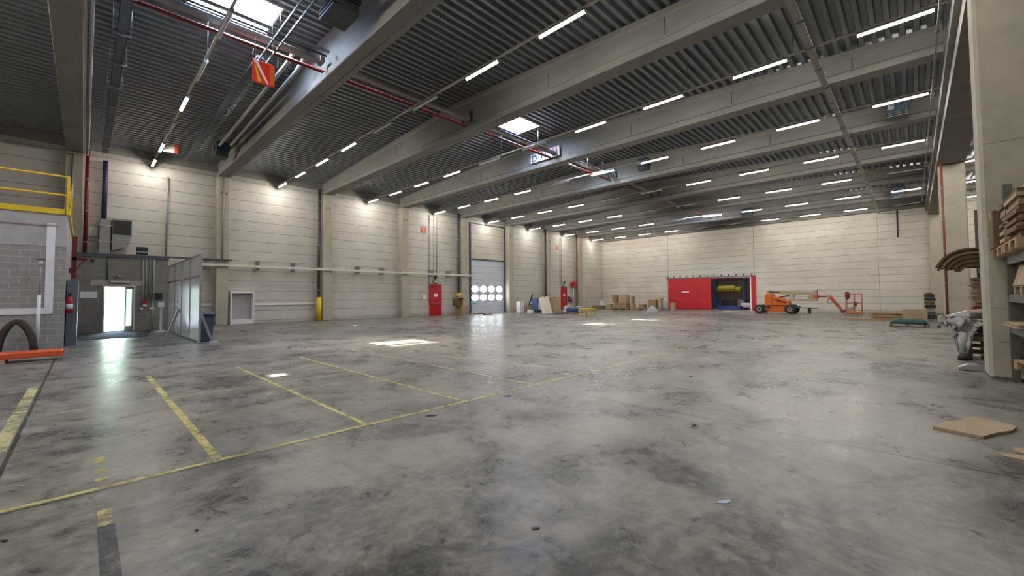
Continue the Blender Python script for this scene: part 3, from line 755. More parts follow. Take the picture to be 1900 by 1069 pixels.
MB().tube([(39.95, 28.5, 2.95), (39.95, 28.72, 2.95)], .36, 20).build('drum', 'red', t); MB().tube([(39.95, 28.46, 2.95), (39.95, 28.76, 2.95)], .1, 12).build('hub', 'dred', t)
MB().box(39.8, 40.1, 28.72, YW-.002, 2.75, 3.15).build('wall_plate', 'dred', t)
MB().tube([(39.9, 28.65, 2.6), (39.92, 28.6, 1.8), (39.8, 28.62, .9)], .05, 8).build('hose', 'offwhite', t)
t = thing('fire_extinguisher', 'red fire extinguisher on the wall below the hose reel', 'fire extinguisher', (39.3, 28.7, .7))
MB().tube([(39.75, 28.8, .75), (39.75, 28.8, 1.2), (39.75, 28.8, 1.3)], [.09, .09, .03], 12).build('cylinder', 'red', t); MB().box(39.7, 39.8, 28.74, 28.86, 1.28, 1.36).build('valve', 'black', t)
MB().box(39.68, 39.82, 28.88, YW, .8, 1.1).build('wall_bracket', 'dsteel', t)

# ------------------------------------------------------------------ dock door
fr = struct('door_3', MB().box(DX0-.03, DX1+.03, YW+.06, YW+.12, 0.0, DZ), 'door')
MB().box(DX0-.1, DX0+.06, YW-.1, YW+.05, 0, 8.35).box(DX1-.06, DX1+.1, YW-.1, YW+.05, 0, 8.35).box(DX0, DX1, YW-.06, YW+.05, DZ-.04, DZ+.06).box(DX0, DX1, YW-.1, YW, 8.28, 8.36).build('door_frame', 'dsteel', fr)
for k in range(1, 8): MB().box(DX0+.06, DX1-.06, YW+.045, YW+.06, .02+k*.62, .02+k*.62+.02).build('section_joint', 'mid', fr)
winm = emis('dock_window_daylight', (.93, .97, 1.0), 1.6)
wm = mat('window_rim', (.35, .38, .42), .4)
for r in range(2):
    for k in range(4):
        cx_, cz_ = DX0+.62+k*1.03, 1.46+.80*r
        ring = lambda sx_, sz_: [(cx_+sx_*math.copysign(abs(math.cos(a))**.88, math.cos(a)), cz_+sz_*math.copysign(abs(math.sin(a))**.88, math.sin(a))) for a in [2*math.pi*q/20 for q in range(20)]]
        wf = MB().prism(ring(.46, .33), 'y', YW+.035, YW+.06).build('door_window', wm, fr)
        MB().prism(ring(.42, .29), 'y', YW+.030, YW+.036).build('pane', winm, wf)

# ------------------------------------------------------------------ blockwork annex with the open exit
YA = 26.3
an = MB()
an.box(-.42, .6, YA, YA+.2, 0, 3.4).box(1.68, 2.85, YA, YA+.2, 0, 3.4).box(.6, 1.68, YA, YA+.2, 2.13, 3.4)
an.box(2.65, 2.85, YA+.2, YW, 0, 3.4).box(-.42, -.2, YA+.2, YW, 0, 3.4)
struct('wall_annex', an, 'block')
struct('trim_6', MB().box(-.42, 2.88, YA-.04, YW, 3.4, 3.58), 'dsteel')
struct('trim_7', MB().box(.2, 2.0, YA-.005, YA, 2.13, 2.36), 'plaster')
# corridor walls to outside, outside ground
struct('wall_passage', MB().box(.4, .6, YA+.2, YW+.3, 0, 2.4).box(1.68, 1.9, YA+.2, YW+.3, 0, 2.4).box(.4, 1.9, YA+.2, YW+.3, 2.3, 2.4), 'white')
tag(bx(-30, 40, YW+2.5, YW+9, -.2, -.02).build('outside_ground', 'asph'), 'pale paving outside the open exit door', 'ground')['kind'] = 'structure'
gb = MB().grid(lambda u, v: (-20+40*u, YW+9+10*v, -.1+7*v**1.3+.1*math.sin(u*40)*v), 40, 8).build('grass_bank', 'grass'); tag(gb, 'overexposed green grass bank seen through the open exit door', 'grass'); gb['kind'] = 'stuff'
d4 = struct('door_4', MB().box(1.33, 1.38, YA+.12, YA+.16, .05, 2.07).box(1.58, 1.62, YA+.12, YA+.16, .05, 2.07).box(1.38, 1.58, YA+.12, YA+.16, 1.98, 2.07).box(1.38, 1.58, YA+.12, YA+.16, .05, .25), 'exitdoor', None, .005)
MB().box(.6, .66, YA-.02, YA+.2, 0, 2.13).box(1.62, 1.68, YA-.02, YA+.2, 0, 2.13).box(.66, 1.62, YA-.02, YA+.2, 2.07, 2.13).build('door_frame', 'offwhite', d4)
MB().box(1.38, 1.58, YA+.135, YA+.145, .25, 1.98).build('door_pane', glassy('green_pane', (.55, .72, .5), .72, .2), d4)
MB().box(1.33, 1.37, YA+.06, YA+.12, 1.0, 1.14).build('door_handle', 'galv', d4)
struct('trim_8', bx(.6, 1.68, YA-.02, YA+.25, 0, .05), 'galv')
pl = bpy.data.lights.new('door_portal', 'AREA'); pl.shape = 'RECTANGLE'; pl.size = 1.1; pl.size_y = 2.2; pl.cycles.is_portal = True
po = bpy.data.objects.new('door_portal', pl); COL.objects.link(po); po.location = (1.14, YW+.28, 1.15); po.rotation_euler = (R(90), 0, R(180))
t = thing('door_lamp', 'emergency lamp tube above the open exit door', 'lamp', (1.1, 26.2, 2.3))
MB().box(.78, 1.5, YA-.12, YA-.005, 2.26, 2.36).build('lamp_case', 'mid', t, .02); MB().box(.82, 1.46, YA-.13, YA-.12, 2.27, 2.34).build('lens', 'offwhite', t)
MB().box(1.06, 1.2, YA-.08, YA, 2.5, 2.62).build('sensor', 'mid', t, .01)
tag(bx(-.13+.0, .42, YA-.012, YA-.001, 1.56, 1.84).build('notice', 'paper'), 'white paper notice on the dark blockwork left of the open exit', 'sign')
for x, z0, lab in ((1.93, 1.2, 'leftmost grey conduit on the blockwork right of the exit'), (2.05, 1.3, 'second grey conduit from left on the blockwork right of the exit'), (2.17, 1.55, 'third grey conduit from left on the blockwork right of the exit'), (2.32, 1.3, 'rightmost thick grey conduit on the blockwork right of the exit')):
    pipe('conduit', lab, x, YA-.03, z0, 3.4, .022 if x < 2.3 else .04, 'mid', 'conduit', .8)
pipe('conduit', 'short grey conduit above the exit on the dark blockwork', .72, YA-.03, 2.4, 3.4, .02, 'dsteel', 'conduit', 0)
t = thing('alarm_point', 'red and white fire alarm call point right of the exit', 'alarm', (2.02, 26.27, 1.3))
MB().box(1.95, 2.1, YA-.06, YA-.001, 1.25, 1.42).build('case', 'red', t, .005); MB().box(1.96, 2.09, YA-.062, YA-.001, 1.15, 1.25).build('label_plate', 'paper', t)
tag(bx(1.86, 1.96, YA-.06, YA-.001, 1.0, 1.1).build('socket', 'white', None, .01), 'white wall socket left below the fire alarm point', 'socket'); tag(bx(2.2, 2.36, YA-.06, YA-.001, 1.0, 1.1).build('socket', 'white', None, .01), 'white double wall socket right below the fire alarm point', 'socket')
t = thing('wall_camera', 'small dark camera under the annex ledge', 'camera', (.35, 26.2, 3.1))
MB().box(.2, .28, YA-.2, YA, 3.28, 3.36).build('arm', 'mid', t); MB().tube([(.24, YA-.25, 3.25), (.24, YA-.1, 3.22)], .06, 10).build('camera_body', 'black', t)
tag(MB().prism([(-.4, 22.0), (1.75, 22.0), (2.1, 24.6), (2.1, YA-.1), (-.4, YA-.1)], 'z', 0, .012).build('door_mat', 'mat_'), 'large dark mat on the floor inside the open exit', 'mat')
# stand with screen, sanitiser post
t = thing('dispenser_stand', 'grey post with a black screen head at the blockwork, beside the screen', 'stand', (2.2, 25.9, 0))
MB().tube([(2.28, 25.95, .02), (2.28, 25.95, 1.75)], .025, 8).build('pole', 'galv', t); MB().tube([(2.28, 25.95, 0), (2.28, 25.95, .03)], .22, 16).build('foot', 'dsteel', t)
MB().box(2.34, 2.62, 25.86, 25.95, 1.45, 1.78).build('screen_head', 'black', t, .01); MB().box(2.05, 2.5, 25.86, 25.98, 1.74, 1.80).build('arm', 'dsteel', t); MB().box(2.18, 2.38, 25.84, 26.04, .55, .57).build('shelf', 'black', t)
t = thing('sanitiser_stand', 'white sanitiser post on a flat foot at the end of the screen', 'stand', (2.55, 24.8, 0))
MB().box(2.44, 2.52, 24.8, 24.86, .03, 1.1).build('post', 'white', t, .005); MB().box(2.28, 2.64, 24.6, 25.05, 0, .03).build('foot', 'white', t, .005); MB().box(2.37, 2.58, 24.74, 24.9, 1.1, 1.36).build('dispenser', 'white', t, .02)

# ------------------------------------------------------------------ translucent screen wall on braces
t = thing('partition_screen', 'tall translucent grey partition screen with steel posts in front of the annex', 'screen', (2.72, 21, 0))
for y in (17.2, 19.1, 21.0, 22.9, 24.8):
    MB().box(2.69, 2.75, y-.035, y+.035, .02, 3.04).build('post', 'galv' if y > 17.5 else 'duct', t)
for y0, y1 in ((17.23, 19.07), (19.13, 20.97), (21.03, 22.87), (22.93, 24.77)):
    MB().box(2.712, 2.728, y0, y1, .06, 2.98).build('panel', 'screen', t)
MB().box(2.70, 2.74, 17.2, 24.8, 2.98, 3.02).build('top_rail', 'duct', t); MB().box(2.70, 2.74, 17.2, 24.8, 2.24, 2.30).build('middle_rail', 'mid', t); MB().box(2.70, 2.74, 17.2, 24.8, .02, .06).build('bottom_rail', 'dsteel', t)
for k in range(22): MB().box(2.735, 2.745, 17.25, 17.85, .5+k*.08, .5+k*.08+.012).build('louvre_rod', 'galv', t)
MB().beam((2.76, 17.5, 1.1), (3.12, 17.5, .02), .07, .07).build('brace', 'duct', t); MB().beam((2.68, 21.2, 1.1), (2.3, 21.2, .02), .08, .08).build('brace', 'duct', t)
MB().box(3.04, 3.28, 17.44, 17.56, 0, .03).build('brace_foot', 'white', t); MB().box(2.2, 2.4, 21.1, 21.3, 0, .03).build('brace_foot', 'duct', t)
MB().box(2.69, 2.75, 17.12, 17.28, 0, .02).build('post_foot', 'dsteel', t)
# rubbish bin
t = thing('rubbish_bin', 'dark slate rubbish bin with lid just behind the screen end', 'bin', (3.0, 18.0, 0))
bxm, bym = 3.02, 18.1
def ring(w2, d2, z): return [(bxm-w2, bym-d2, z), (bxm+w2, bym-d2, z), (bxm+w2, bym+d2, z), (bxm-w2, bym+d2, z)]
MB().loft([ring(.17, .22, .0), ring(.23, .29, .9)]).build('bin_body', 'binc', t, .02)
MB().loft([ring(.26, .33, .9), ring(.26, .33, .96), ring(.2, .26, 1.03)]).build('lid', 'binc', t, .01)
MB().box(bxm-.1, bxm+.1, bym-.33, bym-.30, .92, .95).build('lid_grip', 'black', t)
MB().box(bxm+.22, bxm+.26, bym-.2, bym+.2, .55, .66).build('handle', 'binc', t)

# ------------------------------------------------------------------ block kiosk at the left
YK = 19.15
k = MB(); k.box(-9, -.42, YK, YA-.02, 0, 3.15)
struct('wall_kiosk', k, 'block2')
struct('trim_9', MB().box(-9, -.42, YK-.01, YA-.02, 3.15, 4.17), 'plaster')
struct('trim_10', MB().box(-9, -.60, YK-.05, YK-.01, 3.78, 3.83), mat('faded_strip', (.36, .29, .27), .6))
t = thing('mezzanine_rail', 'yellow steel guard rail and edge beam on top of the block kiosk', 'railing', (-1, 19.2, 4.17))
MB().box(-9, -.46, YK-.06, YK+.06, 4.172, 4.34).build('edge_beam', 'yellow', t)
MB().box(-.48, -.36, YK-.06, YA-.3, 4.172, 4.34).build('side_beam', 'yellow', t)
for z in (4.79, 5.38): MB().tube([(-9, YK, z), (-.42, YK, z)], .032, 10).build('hand_rail' if z > 5 else 'mid_rail', 'yellow', t)
for z in (4.79, 5.38): MB().tube([(-.42, YK, z), (-.42, YA-.4, z)], .032, 10).build('side_rail', 'yellow', t)
for x, y in ((-.42, YK), (-.42, 21.5), (-.42, 23.8), (-3, YK), (-5.5, YK)): MB().box(x-.035, x+.035, y-.035, y+.035, 4.34, 5.4).build('rail_post', 'yellow', t)
MB().box(-.43, -.41, YK, 25.8, 4.34, 4.5).build('toe_board', 'yellow', t)
wf = thing('window_border', 'white L shaped window border on the grey block kiosk', 'window frame', (-1, 19.1, 1.1))
MB().box(-.84, -.66, YK-.035, YK-.001, 1.06, 3.86).build('upright', 'white', wf); MB().box(-9, -.84, YK-.03, YK-.001, 1.06, 1.24).build('sill', 'white', wf)
t = thing('measuring_pole', 'grey and white pole standing upright before the block kiosk', 'pole', (-.94, 18.7, 0))
MB().tube([(-.94, 18.75, 0), (-.93, 18.78, 1.65)], .042, 10).build('lower_tube', 'white', t); MB().tube([(-.93, 18.78, 1.65), (-.93, 18.8, 2.55)], .022, 10).build('upper_tube', 'mid', t)
MB().tube([(-.93, 18.8, 2.55), (-.93, 18.8, 2.7)], .05, 10).build('head', 'offwhite', t); MB().tube([(-.93, 18.8, 2.7), (-.93, 18.8, 2.73)], .09, 12).build('cap', 'dsteel', t)
def arch(u, v):
    a = math.pi*(u*1.0); x = -1.30-.30*math.cos(a)*(1.0+.35*(1-math.sin(a))); z = .02+.93*math.sin(a)**.75
    return (x, 17.95+.55*v, z)
t = MB().grid(arch, 24, 4).build('rubber_arch', 'brown', None, 0, True, .13); tag(t, 'dark brown rubber sheet bent into an arch leaning before the block kiosk', 'rubber sheet')
# orange rack beams lying on timber
for j, (y, lab) in enumerate(((15.4, 'orange rack beam on timber blocks, front one of the three'), (15.62, 'orange rack beam on timber blocks, middle one of the three'), (15.84, 'orange rack beam on timber blocks, rear one of the three'))):
    t = thing('rack_beam', lab, 'rack beam', (-1, y, .12), group='orange rack beams on the floor')
    MB().box(-4.2, -.33, y-.1, y+.1, .1, .235).build('box_section', 'orbeam', t, .012)
    MB().box(-.33, -.325, y-.09, y+.09, .105, .23).build('end_plate', 'dred', t)
tag(bx(-1.42, -1.25, 15.2, 16.0, 0, .098).build('timber_block', 'wood', None, .005), 'pale timber block under the orange rack beams at the left edge', 'timber')
# cabinet and extinguisher on the kiosk side
t = thing('steel_cabinet', 'tall blue grey steel cabinet at the side of the block kiosk', 'cabinet', (-.3, 20.5, 0))
MB().box(-.40, -.14, 20.0, 21.6, 0, 2.15).build('cabinet_body', 'grey', t, .01); MB().box(-.14, -.13, 20.9, 20.96, 1.0, 1.2).build('cabinet_handle', 'galv', t)
t = thing('fire_extinguisher', 'red fire extinguisher with white label on the kiosk corner', 'fire extinguisher', (-.35, 19.5, 1.0))
ey = MB().tube([(-.32, 19.5, 1.05), (-.32, 19.5, 1.5), (-.32, 19.5, 1.62)], [.085, .085, .03], 14).build('cylinder', 'red', t); MB().tube([(-.32, 19.5, 1.2), (-.32, 19.5, 1.36)], .088, 14).build('label_band', 'paper', ey)
MB().box(-.36, -.28, 19.45, 19.55, 1.6, 1.7).build('valve', 'black', t); MB().box(-.42, -.38, 19.45, 19.55, 1.3, 1.5).build('wall_bracket', 'dsteel', t)
t = thing('pipe_bracket', 'dark red steel post with side bracket behind the kiosk corner', 'bracket', (-.2, 23, 2.5))
MB().box(-.35, -.22, 22.9, 23.05, 2.3, 3.9).build('post', 'dred', t); MB().box(-.36, .05, 22.9, 23.0, 3.0, 3.1).build('arm', 'dred', t); MB().beam((-.26, 22.95, 2.6), (-.02, 22.95, 3.02), .04, .04).build('brace', 'dred', t)
MB().box(-.42, -.35, 22.9, 23.05, 2.5, 2.7).build('anchor', 'dred', t)

# ------------------------------------------------------------------ cardboard boxes, pallets
def carton(name, lab, x0, x1, y0, y1, z0, z1, m='card', rot=0, group=None, open_=False, cat='box'):
    cx_, cy2 = (x0+x1)/2, (y0+y1)/2; hx, hy, h = abs(x1-x0)/2, abs(y1-y0)/2, z1-z0
    t = thing(name, lab, cat, (cx_, cy2, z0), rot, group)
    if open_:
        th = .01; b = MB().box(-hx, hx, -hy, -hy+th, 0, h).box(-hx, hx, hy-th, hy, 0, h).box(-hx, -hx+th, -hy+th, hy-th, 0, h).box(hx-th, hx, -hy+th, hy-th, 0, h).box(-hx+th, hx-th, -hy+th, hy-th, 0, th)
        b.build('carton_body', m, t, 0, False)
        MB().prism([(-hy, h), (-hy-.02, h), (-hy-.16, h+.1), (-hy-.15, h+.12)], 'x', -hx, hx).build('flap', m, t, 0, False)
        MB().prism([(hy, h), (hy+.02, h), (hy+.1, h+.18), (hy+.08, h+.18)], 'x', -hx, hx).build('flap', m, t, 0, False)
    else:
        MB().box(-hx, hx, -hy, hy, 0, h).build('carton_body', m, t, .008, False)
        MB().box(-.03, .03, -hy-.003, hy+.003, h-.12, h+.003).build('tape_strip', 'tape', t, 0, False)
    return t
def pallet_mb(lx=1.2, ly=.8, T=None):
    b = MB()
    for k in range(5): y = -ly/2+.05+k*(ly-.1)/4; b.box(-lx/2, lx/2, y-.05, y+.05, .122, .144, T)
    for x in (-lx/2+.07, 0, lx/2-.07):
        b.box(x-.07, x+.07, -ly/2, ly/2, .1, .122, T); b.box(x-.07, x+.07, -ly/2, ly/2, 0, .022, T)
        for y in (-ly/2+.05, 0, ly/2-.05): b.box(x-.07, x+.07, y-.05, y+.05, .022, .1, T)
    return b
def pallet(lab, x, y, z, rot=0, m='wood', lx=1.2, ly=.8, group=None, name='pallet'):
    o = pallet_mb(lx, ly).build(name, m); o.location = (x, y, z); o.rotation_euler = (0, 0, rot)
    return tag(o, lab, 'pallet', group)
def BY(u0, u1, vt, vb, c, dep):
    """extents of a box whose front face stands in plane y=c, seen between two picture columns"""
    x0 = onY(u0, vb, c+dep).x; x1 = onY(u1, vb, c).x; z1 = onY((u0+u1)/2, vt, c).z; z0 = onY((u0+u1)/2, vb, c).z
    return x0, x1, c, c+dep, z0, z1
def BX(u0, u1, vt, vb, c, dep):
    y1 = onX(u0, vb, c).y; y0 = onX(u1, vb, c+dep).y; z1 = onX((u0+u1)/2, vt, c).z; z0 = onX((u0+u1)/2, vb, c).z
    return c, c+dep, y0, y1, z0, z1
def cY(lab, u0, u1, vt, vb, c, dep, z0=None, m='card', **k):
    a = list(BY(u0, u1, vt, vb, c, dep)); a[4] = 0 if z0 is None else z0; return carton('cardboard_box', lab, *a, m=m, **k)
def cX(lab, u0, u1, vt, vb, c, dep, z0=None, m='card', **k):
    a = list(BX(u0, u1, vt, vb, c, dep)); a[4] = 0 if z0 is None else z0; return carton('cardboard_box', lab, *a, m=m, **k)
# pile left of the dock door
b1 = cY('large brown cardboard box on the floor left of the dock door', 846, 868, 568, 586, 26.3, .7)
b2 = cY('open cardboard box tipped on the box left of the dock door', 840, 859, 556, 568, 26.4, .6, z0=onY(850, 568, 26.3).z+.012, m='cardd', open_=True)
t = thing('yellow_crate', 'yellow crate on top of the open box left of the dock door', 'crate', (22.3, 27.3, 1.5))
MB().box(21.6, 22.0, 27.15, 27.5, 0, 1.62).build('support_box', 'card', t); MB().box(21.62, 22.0, 27.15, 27.45, 1.62, 1.86).build('crate_body', 'yellow', t, .02)
# stool and scrap
px = onZ(879, 585); sx_, sy2 = px.x, px.y
t = thing('work_stool', 'turquoise topped work stool in front of the dock door', 'stool', (sx_, sy2, 0))
MB().tube([(sx_, sy2, .95), (sx_, sy2, 1.06)], .24, 16).build('seat', 'cyan', t); MB().tube([(sx_, sy2, .45), (sx_, sy2, .95)], .035, 8).build('column', 'white', t)
for a in range(4): MB().tube([(sx_, sy2, .5), (sx_+.3*math.cos(a*1.57+.5), sy2+.3*math.sin(a*1.57+.5), .015)], .02, 6).build('leg', 'white', t)
for j, (u, v, L, a, m, lab) in enumerate(((905, 584, 1.2, .2, 'dred', 'red and white scrap bar on the floor, nearest to the dock door threshold'), (890, 583, 1.0, -.5, 'dred', 'dark red bar on the floor by the turquoise stool'), (912, 586, .9, .9, 'offwhite', 'white strip among the red bars by the dock door'), (868, 581, .8, .1, 'orange', 'short orange bar on the floor behind the cardboard boxes'))):
    p = onZ(u, v); T = Matrix.Translation((p.x, p.y, 0)) @ Matrix.Rotation(a, 4, 'Z')
    tag(MB().box(-L/2, L/2, -.06, .06, 0, .06, T).build('scrap_bar', m), lab, 'bar', 'scrap bars by the dock door')
# right of dock door
carton('white_carton', 'white upright carton just right of the dock door', *[*BY(958, 973, 566, 580, 27.3, .5)][:4], 0, 1.05, m='white')
cY('brown cardboard box behind the white carton right of the dock door', 973, 986, 566, 579, 27.4, .6, m='cardl', open_=True)
t = tag(MB().beam((30.6, 27.6, .06), (31.7, 27.8, 1.75), .12, .08).build('leaning_bar', 'black'), 'black bar leaning out of the open cardboard box', 'bar')
carton('white_bag', 'low white bundle on the floor before the dark crate', *[*BY(978, 990, 577, 583, 25.6, .5)][:4], 0, .28, m='white', cat='bundle')
q = BY(988, 1009, 565, 582, 26.0, .6)
t = thing('slate_crate', 'dark slate crate with white bundles right of the dock door', 'crate', (q[0], 26, 0))
MB().box(q[0], q[1], 26.0, 26.6, 0, .25).build('base', 'black', t, .01); MB().box(q[0]+.25, q[1]-.1, 25.98, 26.5, .25, .85).build('bundle', 'offwhite', t, .06)
MB().box(q[0], q[0]+.1, 26.0, 26.7, .25, 1.35).build('side', 'blue', t); MB().box(q[0]+.1, q[1], 26.55, 26.68, .25, 1.4).build('back', 'navy', t); MB().box(q[0]+.35, q[1]-.35, 26.2, 26.5, .85, 1.1).build('grey_roll', 'mid', t, .05)
for j in range(4):
    p = onZ(1010+j*4, 583-.4*j); s = .0
    tag(MB().beam((p.x+.0, p.y, .02), (p.x+.35, p.y+.75, 1.35+.12*(j % 2)), .32, .05).build('leaning_board', 'offwhite'), 'cream board leaning on the big cardboard box, %s from the left' % ORD[j], 'board', 'leaning cream boards')
cY('big light brown cardboard crate behind the cream boards', 1015, 1041, 553, 577, 27.2, 1.0, m='cardl')
CRX = onY(1028, 577, 27.2).x; CRZ = onY(1028, 553, 27.2).z
tag(MB().tube([(CRX-1.1, 27.5, CRZ+.065), (CRX, 27.6, CRZ+.10), (CRX+1.1, 27.7, CRZ+.065)], .06, 8).build('plastic_roll', 'film'), 'clear plastic film lying across the big light brown crate', 'film')
def heap(lab, u0, u1, v, dep, h, m, name='film_heap', cat='heap'):
    p0, p1 = onZ(u0, v), onZ(u1, v); c = (p0+p1)/2; L = (p1-p0).length/2; ax = (p1-p0).normalized(); ay = Vector((-ax.y, ax.x, 0))
    rnd = random.Random(u0)
    ph = [rnd.uniform(0, 6) for _ in range(6)]
    def fn(a, b):
        s, q = 2*a-1, 2*b-1; env = max(0, (1-abs(s)**3)*(1-abs(q)**3))
        z = env*h*(.7+.22*math.sin(5*s+ph[0])*math.sin(4*q+ph[1])+.16*math.sin(11*s+ph[2]+3*q))
        p = c + ax*s*L + ay*(q*dep/2+dep/2); return (p.x, p.y, z+.003)
    o = MB().grid(fn, 18, 12).build(name, m); return tag(o, lab, cat)
heap('crumpled grey plastic film heap before the far red door', 1044, 1060, 580.5, 1.0, .9, 'film')
p = onZ(1072, 582)
pallet('old pallet under the blue bundle near the back left corner', p.x, p.y+.6, 0, .1, 'woodd', 1.6, 1.0)
tag(MB().box(p.x-.55, p.x+.6, p.y+.3, p.y+.9, .146, .5).build('blue_bundle', 'blue', None, .08), 'blue bundle lying on an old pallet near the back left corner', 'bundle')
tag(MB().box(p.x+.95, p.x+1.4, p.y+.35, p.y+.9, .0, .65).build('grey_bag', 'film', None, .08), 'grey bag beside the blue bundle', 'bag')
p = onZ(1030, 583)
pallet('old pallet lying before the big light brown crate', p.x+.5, p.y-.2, 0, .1, 'woodd', 1.1, .8)
# yellow trestle
p = onZ(1100, 586); px_, py_ = p.x, p.y
t = thing('yellow_trestle', 'small yellow steel trestle standing on the floor left of the cardboard stacks', 'trestle', (px_, py_, 0))
MB().box(px_-.55, px_+.55, py_+.0, py_+.9, .50, .58).build('table_top', 'gelb' if False else 'yellow', t, .01)
for dx in (-.5, .5):
    for dy in (.06, .84): MB().box(px_+dx-.05, px_+dx+.05, py_+dy-.05, py_+dy+.05, 0, .5).build('leg', 'yellow', t)
# boxes along the back corner, in planes x = c
XC = 41.0
cX('grey brown flat box under a white canister by the back corner', 1099, 1124, 567, 578, 42.5, .8, m='woodd')
carton('canister', 'white canister on the flat box by the back corner', *[*BX(1113, 1121, 555, 566, 42.6, .4)][:4], onX(1111, 567, 42.5).z+.005, onX(1111, 567, 42.5).z+.6, m='white', cat='canister')
cX('small brown box left of the tall cardboard stack', 1126, 1138, 564, 578, 42.3, .6, m='cardl')
ya_, yb_ = onX(1139, 577, 41.3).y, onX(1169, 577, 42.2).y
pallet('pallet below the tall cardboard stack', 41.75, (ya_+yb_)/2, 0, R(90), 'woodd', ya_-yb_+.3, 1.0)
cX('wide bottom box of the tall cardboard stack', 1139, 1169, 562, 577, 41.3, .9, z0=.146)
zt = onX(1154, 562, 41.3).z+.01
cX('upper left box of the tall cardboard stack', 1136, 1149, 547, 562, 41.35, .8, z0=zt)
cX('upper right box of the tall cardboard stack, with torn film', 1150, 1169, 547, 562, 41.35, .8, z0=zt, m='cardl')
cX('brown box on the lower box at the right side of the tall cardboard stack', 1171, 1178, 549, 563, 41.9, .5, z0=onX(1175, 563, 41.85).z+.01, m='card')
cX('lower box right of the tall cardboard stack', 1170, 1180, 563, 577, 41.8, .6, m='cardl')
ya_, yb_ = onX(1184, 577, 42.0).y, onX(1232, 577, 42.8).y
pallet('pallet below the cardboard boxes left of the red sliding door', 42.5, (ya_+yb_)/2, 0, R(90), 'woodd', ya_-yb_+.1, 1.0)
cX('brown box at the left end of the low pallet pile', 1185, 1200, 565, 576, 42.0, .7, z0=.146, m='card')
cX('large brown box in the middle of the low pallet pile', 1202, 1222, 556, 570, 42.3, .7, z0=.146, m='card')
cX('light brown tall box right in the low pallet pile', 1223, 1231, 553, 576, 42.1, .6, z0=.146, m='cardl')
cX('light cardboard box at the right end before the red sliding door', 1244, 1254, 562, 576, 41.9, .6, z0=.0, m='cardl')
heap('white plastic film heap in front of the low pallet pile', 1200, 1222, 579, .6, .62, 'film')
p = onX(1236, 577, 42)
t = tag(MB().loft([[(41.65+.22*s*math.cos(a), p.y-.1+.26*s*math.sin(a), z) for a in [2*math.pi*k/12 for k in range(12)]] for z, s in ((0, 1), (.5, 1.05), (1.0, .95), (1.25, .8))], sm=True).build('wrapped_roll', 'film'), 'grey white wrapped roll standing left of the last cardboard box', 'roll')

# ------------------------------------------------------------------ red sliding door and the room behind
t = struct('door_5', MB().box(XB-.12, XB-.04, 15.55, 20.25, .03, 3.42), 'red', None, .01)
MB().box(XB-.125, XB-.12, 17.9, 18.7, 1.86, 2.0).build('notice', 'paper', t); MB().box(XB-.16, XB-.12, 20.05, 20.15, 2.45, 2.6).build('pull_handle', 'white', t)
MB().box(XB-.125, XB-.12, 15.55, 20.25, 1.7, 1.705).build('panel_joint', 'dred', t)
t = struct('trim_11', MB().box(XB-.06, XB+.3, 11.3, 11.72, 0, 3.5), 'red', None, .01)
struct('trim_12', MB().box(XB-.07, XB+.3, 11.72, 11.84, 0, 3.4), 'white')
t = thing('door_track', 'grey sliding door track with brackets over the red sliding door', 'track', (XB-.1, 16, 3.5))
MB().box(XB-.16, XB-.02, 11.35, 20.5, 3.48, 3.56).build('track_rail', 'mid', t)
for q in range(13): y = 20.3-q*.72; MB().prism([(XB-.14, 3.56), (XB-.002, 3.74), (XB-.002, 3.56)], 'y', y-.05, y+.05).build('bracket', 'dsteel', t)
bk = MB()
struct('wall_backroom', MB().box(XB+.25, 61, 5.0, 5.2, 0, 6).box(XB+.25, 61, 26, 26.2, 0, 6).box(61, 61.2, 5, 26.2, 0, 6), 'block')
struct('ceiling_backroom', bx(XB+.25, 61.2, 5, 26.2, 6, 6.2), 'conc')
for j, (x, y) in enumerate(((49.5, 13.5), (49.5, 18.0), (55, 14), (55, 20))):
    if j == 3: continue
    o = copy_tree(L1); o.location = (x, y, 5.8); o['label'] = ['glowing tube light in the room behind the red door, near left', 'glowing tube light in the room behind the red door, near right', 'glowing tube light in the room behind the red door, far left', 'glowing tube light in the room behind the red door, far right'][j]; o['group'] = 'tube lights of the back room'
# pallet rack inside
t = thing('storage_rack', 'blue and red pallet rack in the room behind the sliding door', 'rack', (51, 15, 0))
for y in (16.35, 13.3, 10.2):
    for x in (50.2, 51.2): MB().box(x-.06, x+.06, y-.06, y+.06, 0, 4.6).build('upright', 'blue', t)
    for z in (.6, 1.6, 2.6, 3.6): MB().beam((50.2, y, z), (51.2, y, z+.5), .04, .04).build('brace', 'blue', t)
for (ya, yb) in ((10.26, 13.24), (13.36, 16.29)):
    for z in (1.75, 3.2):
        for x in (50.2, 51.2): MB().box(x-.03, x+.03, ya, yb, z, z+.12).build('shelf_beam', 'dred', t)
def sack(lab, x, y, z, lx, ly, h, m, name='wrapped_bale', cat='bale', group=None):
    rings = []
    for s in (-1, -.85, 0, .85, 1):
        k2 = .72 if abs(s) == 1 else 1.0
        rings.append([(x+lx/2*math.cos(a)*k2, y+s*ly/2, z+h/2+h/2*math.copysign(abs(math.sin(a))**.6, math.sin(a))*k2) for a in [2*math.pi*q/14 for q in range(14)]])
    o = MB().loft(rings, sm=True).build(name, m); return tag(o, lab, cat, group)
sack('yellow wrapped bale on the rack seen through the red door, left half', 50.7, 15.2, 1.88, 1.0, 1.9, .78, 'gelb', group='yellow bales')
sack('yellow wrapped bale on the rack seen through the red door, right half', 50.7, 13.95, 1.88, .9, .6, .62, 'gelb', group='yellow bales')
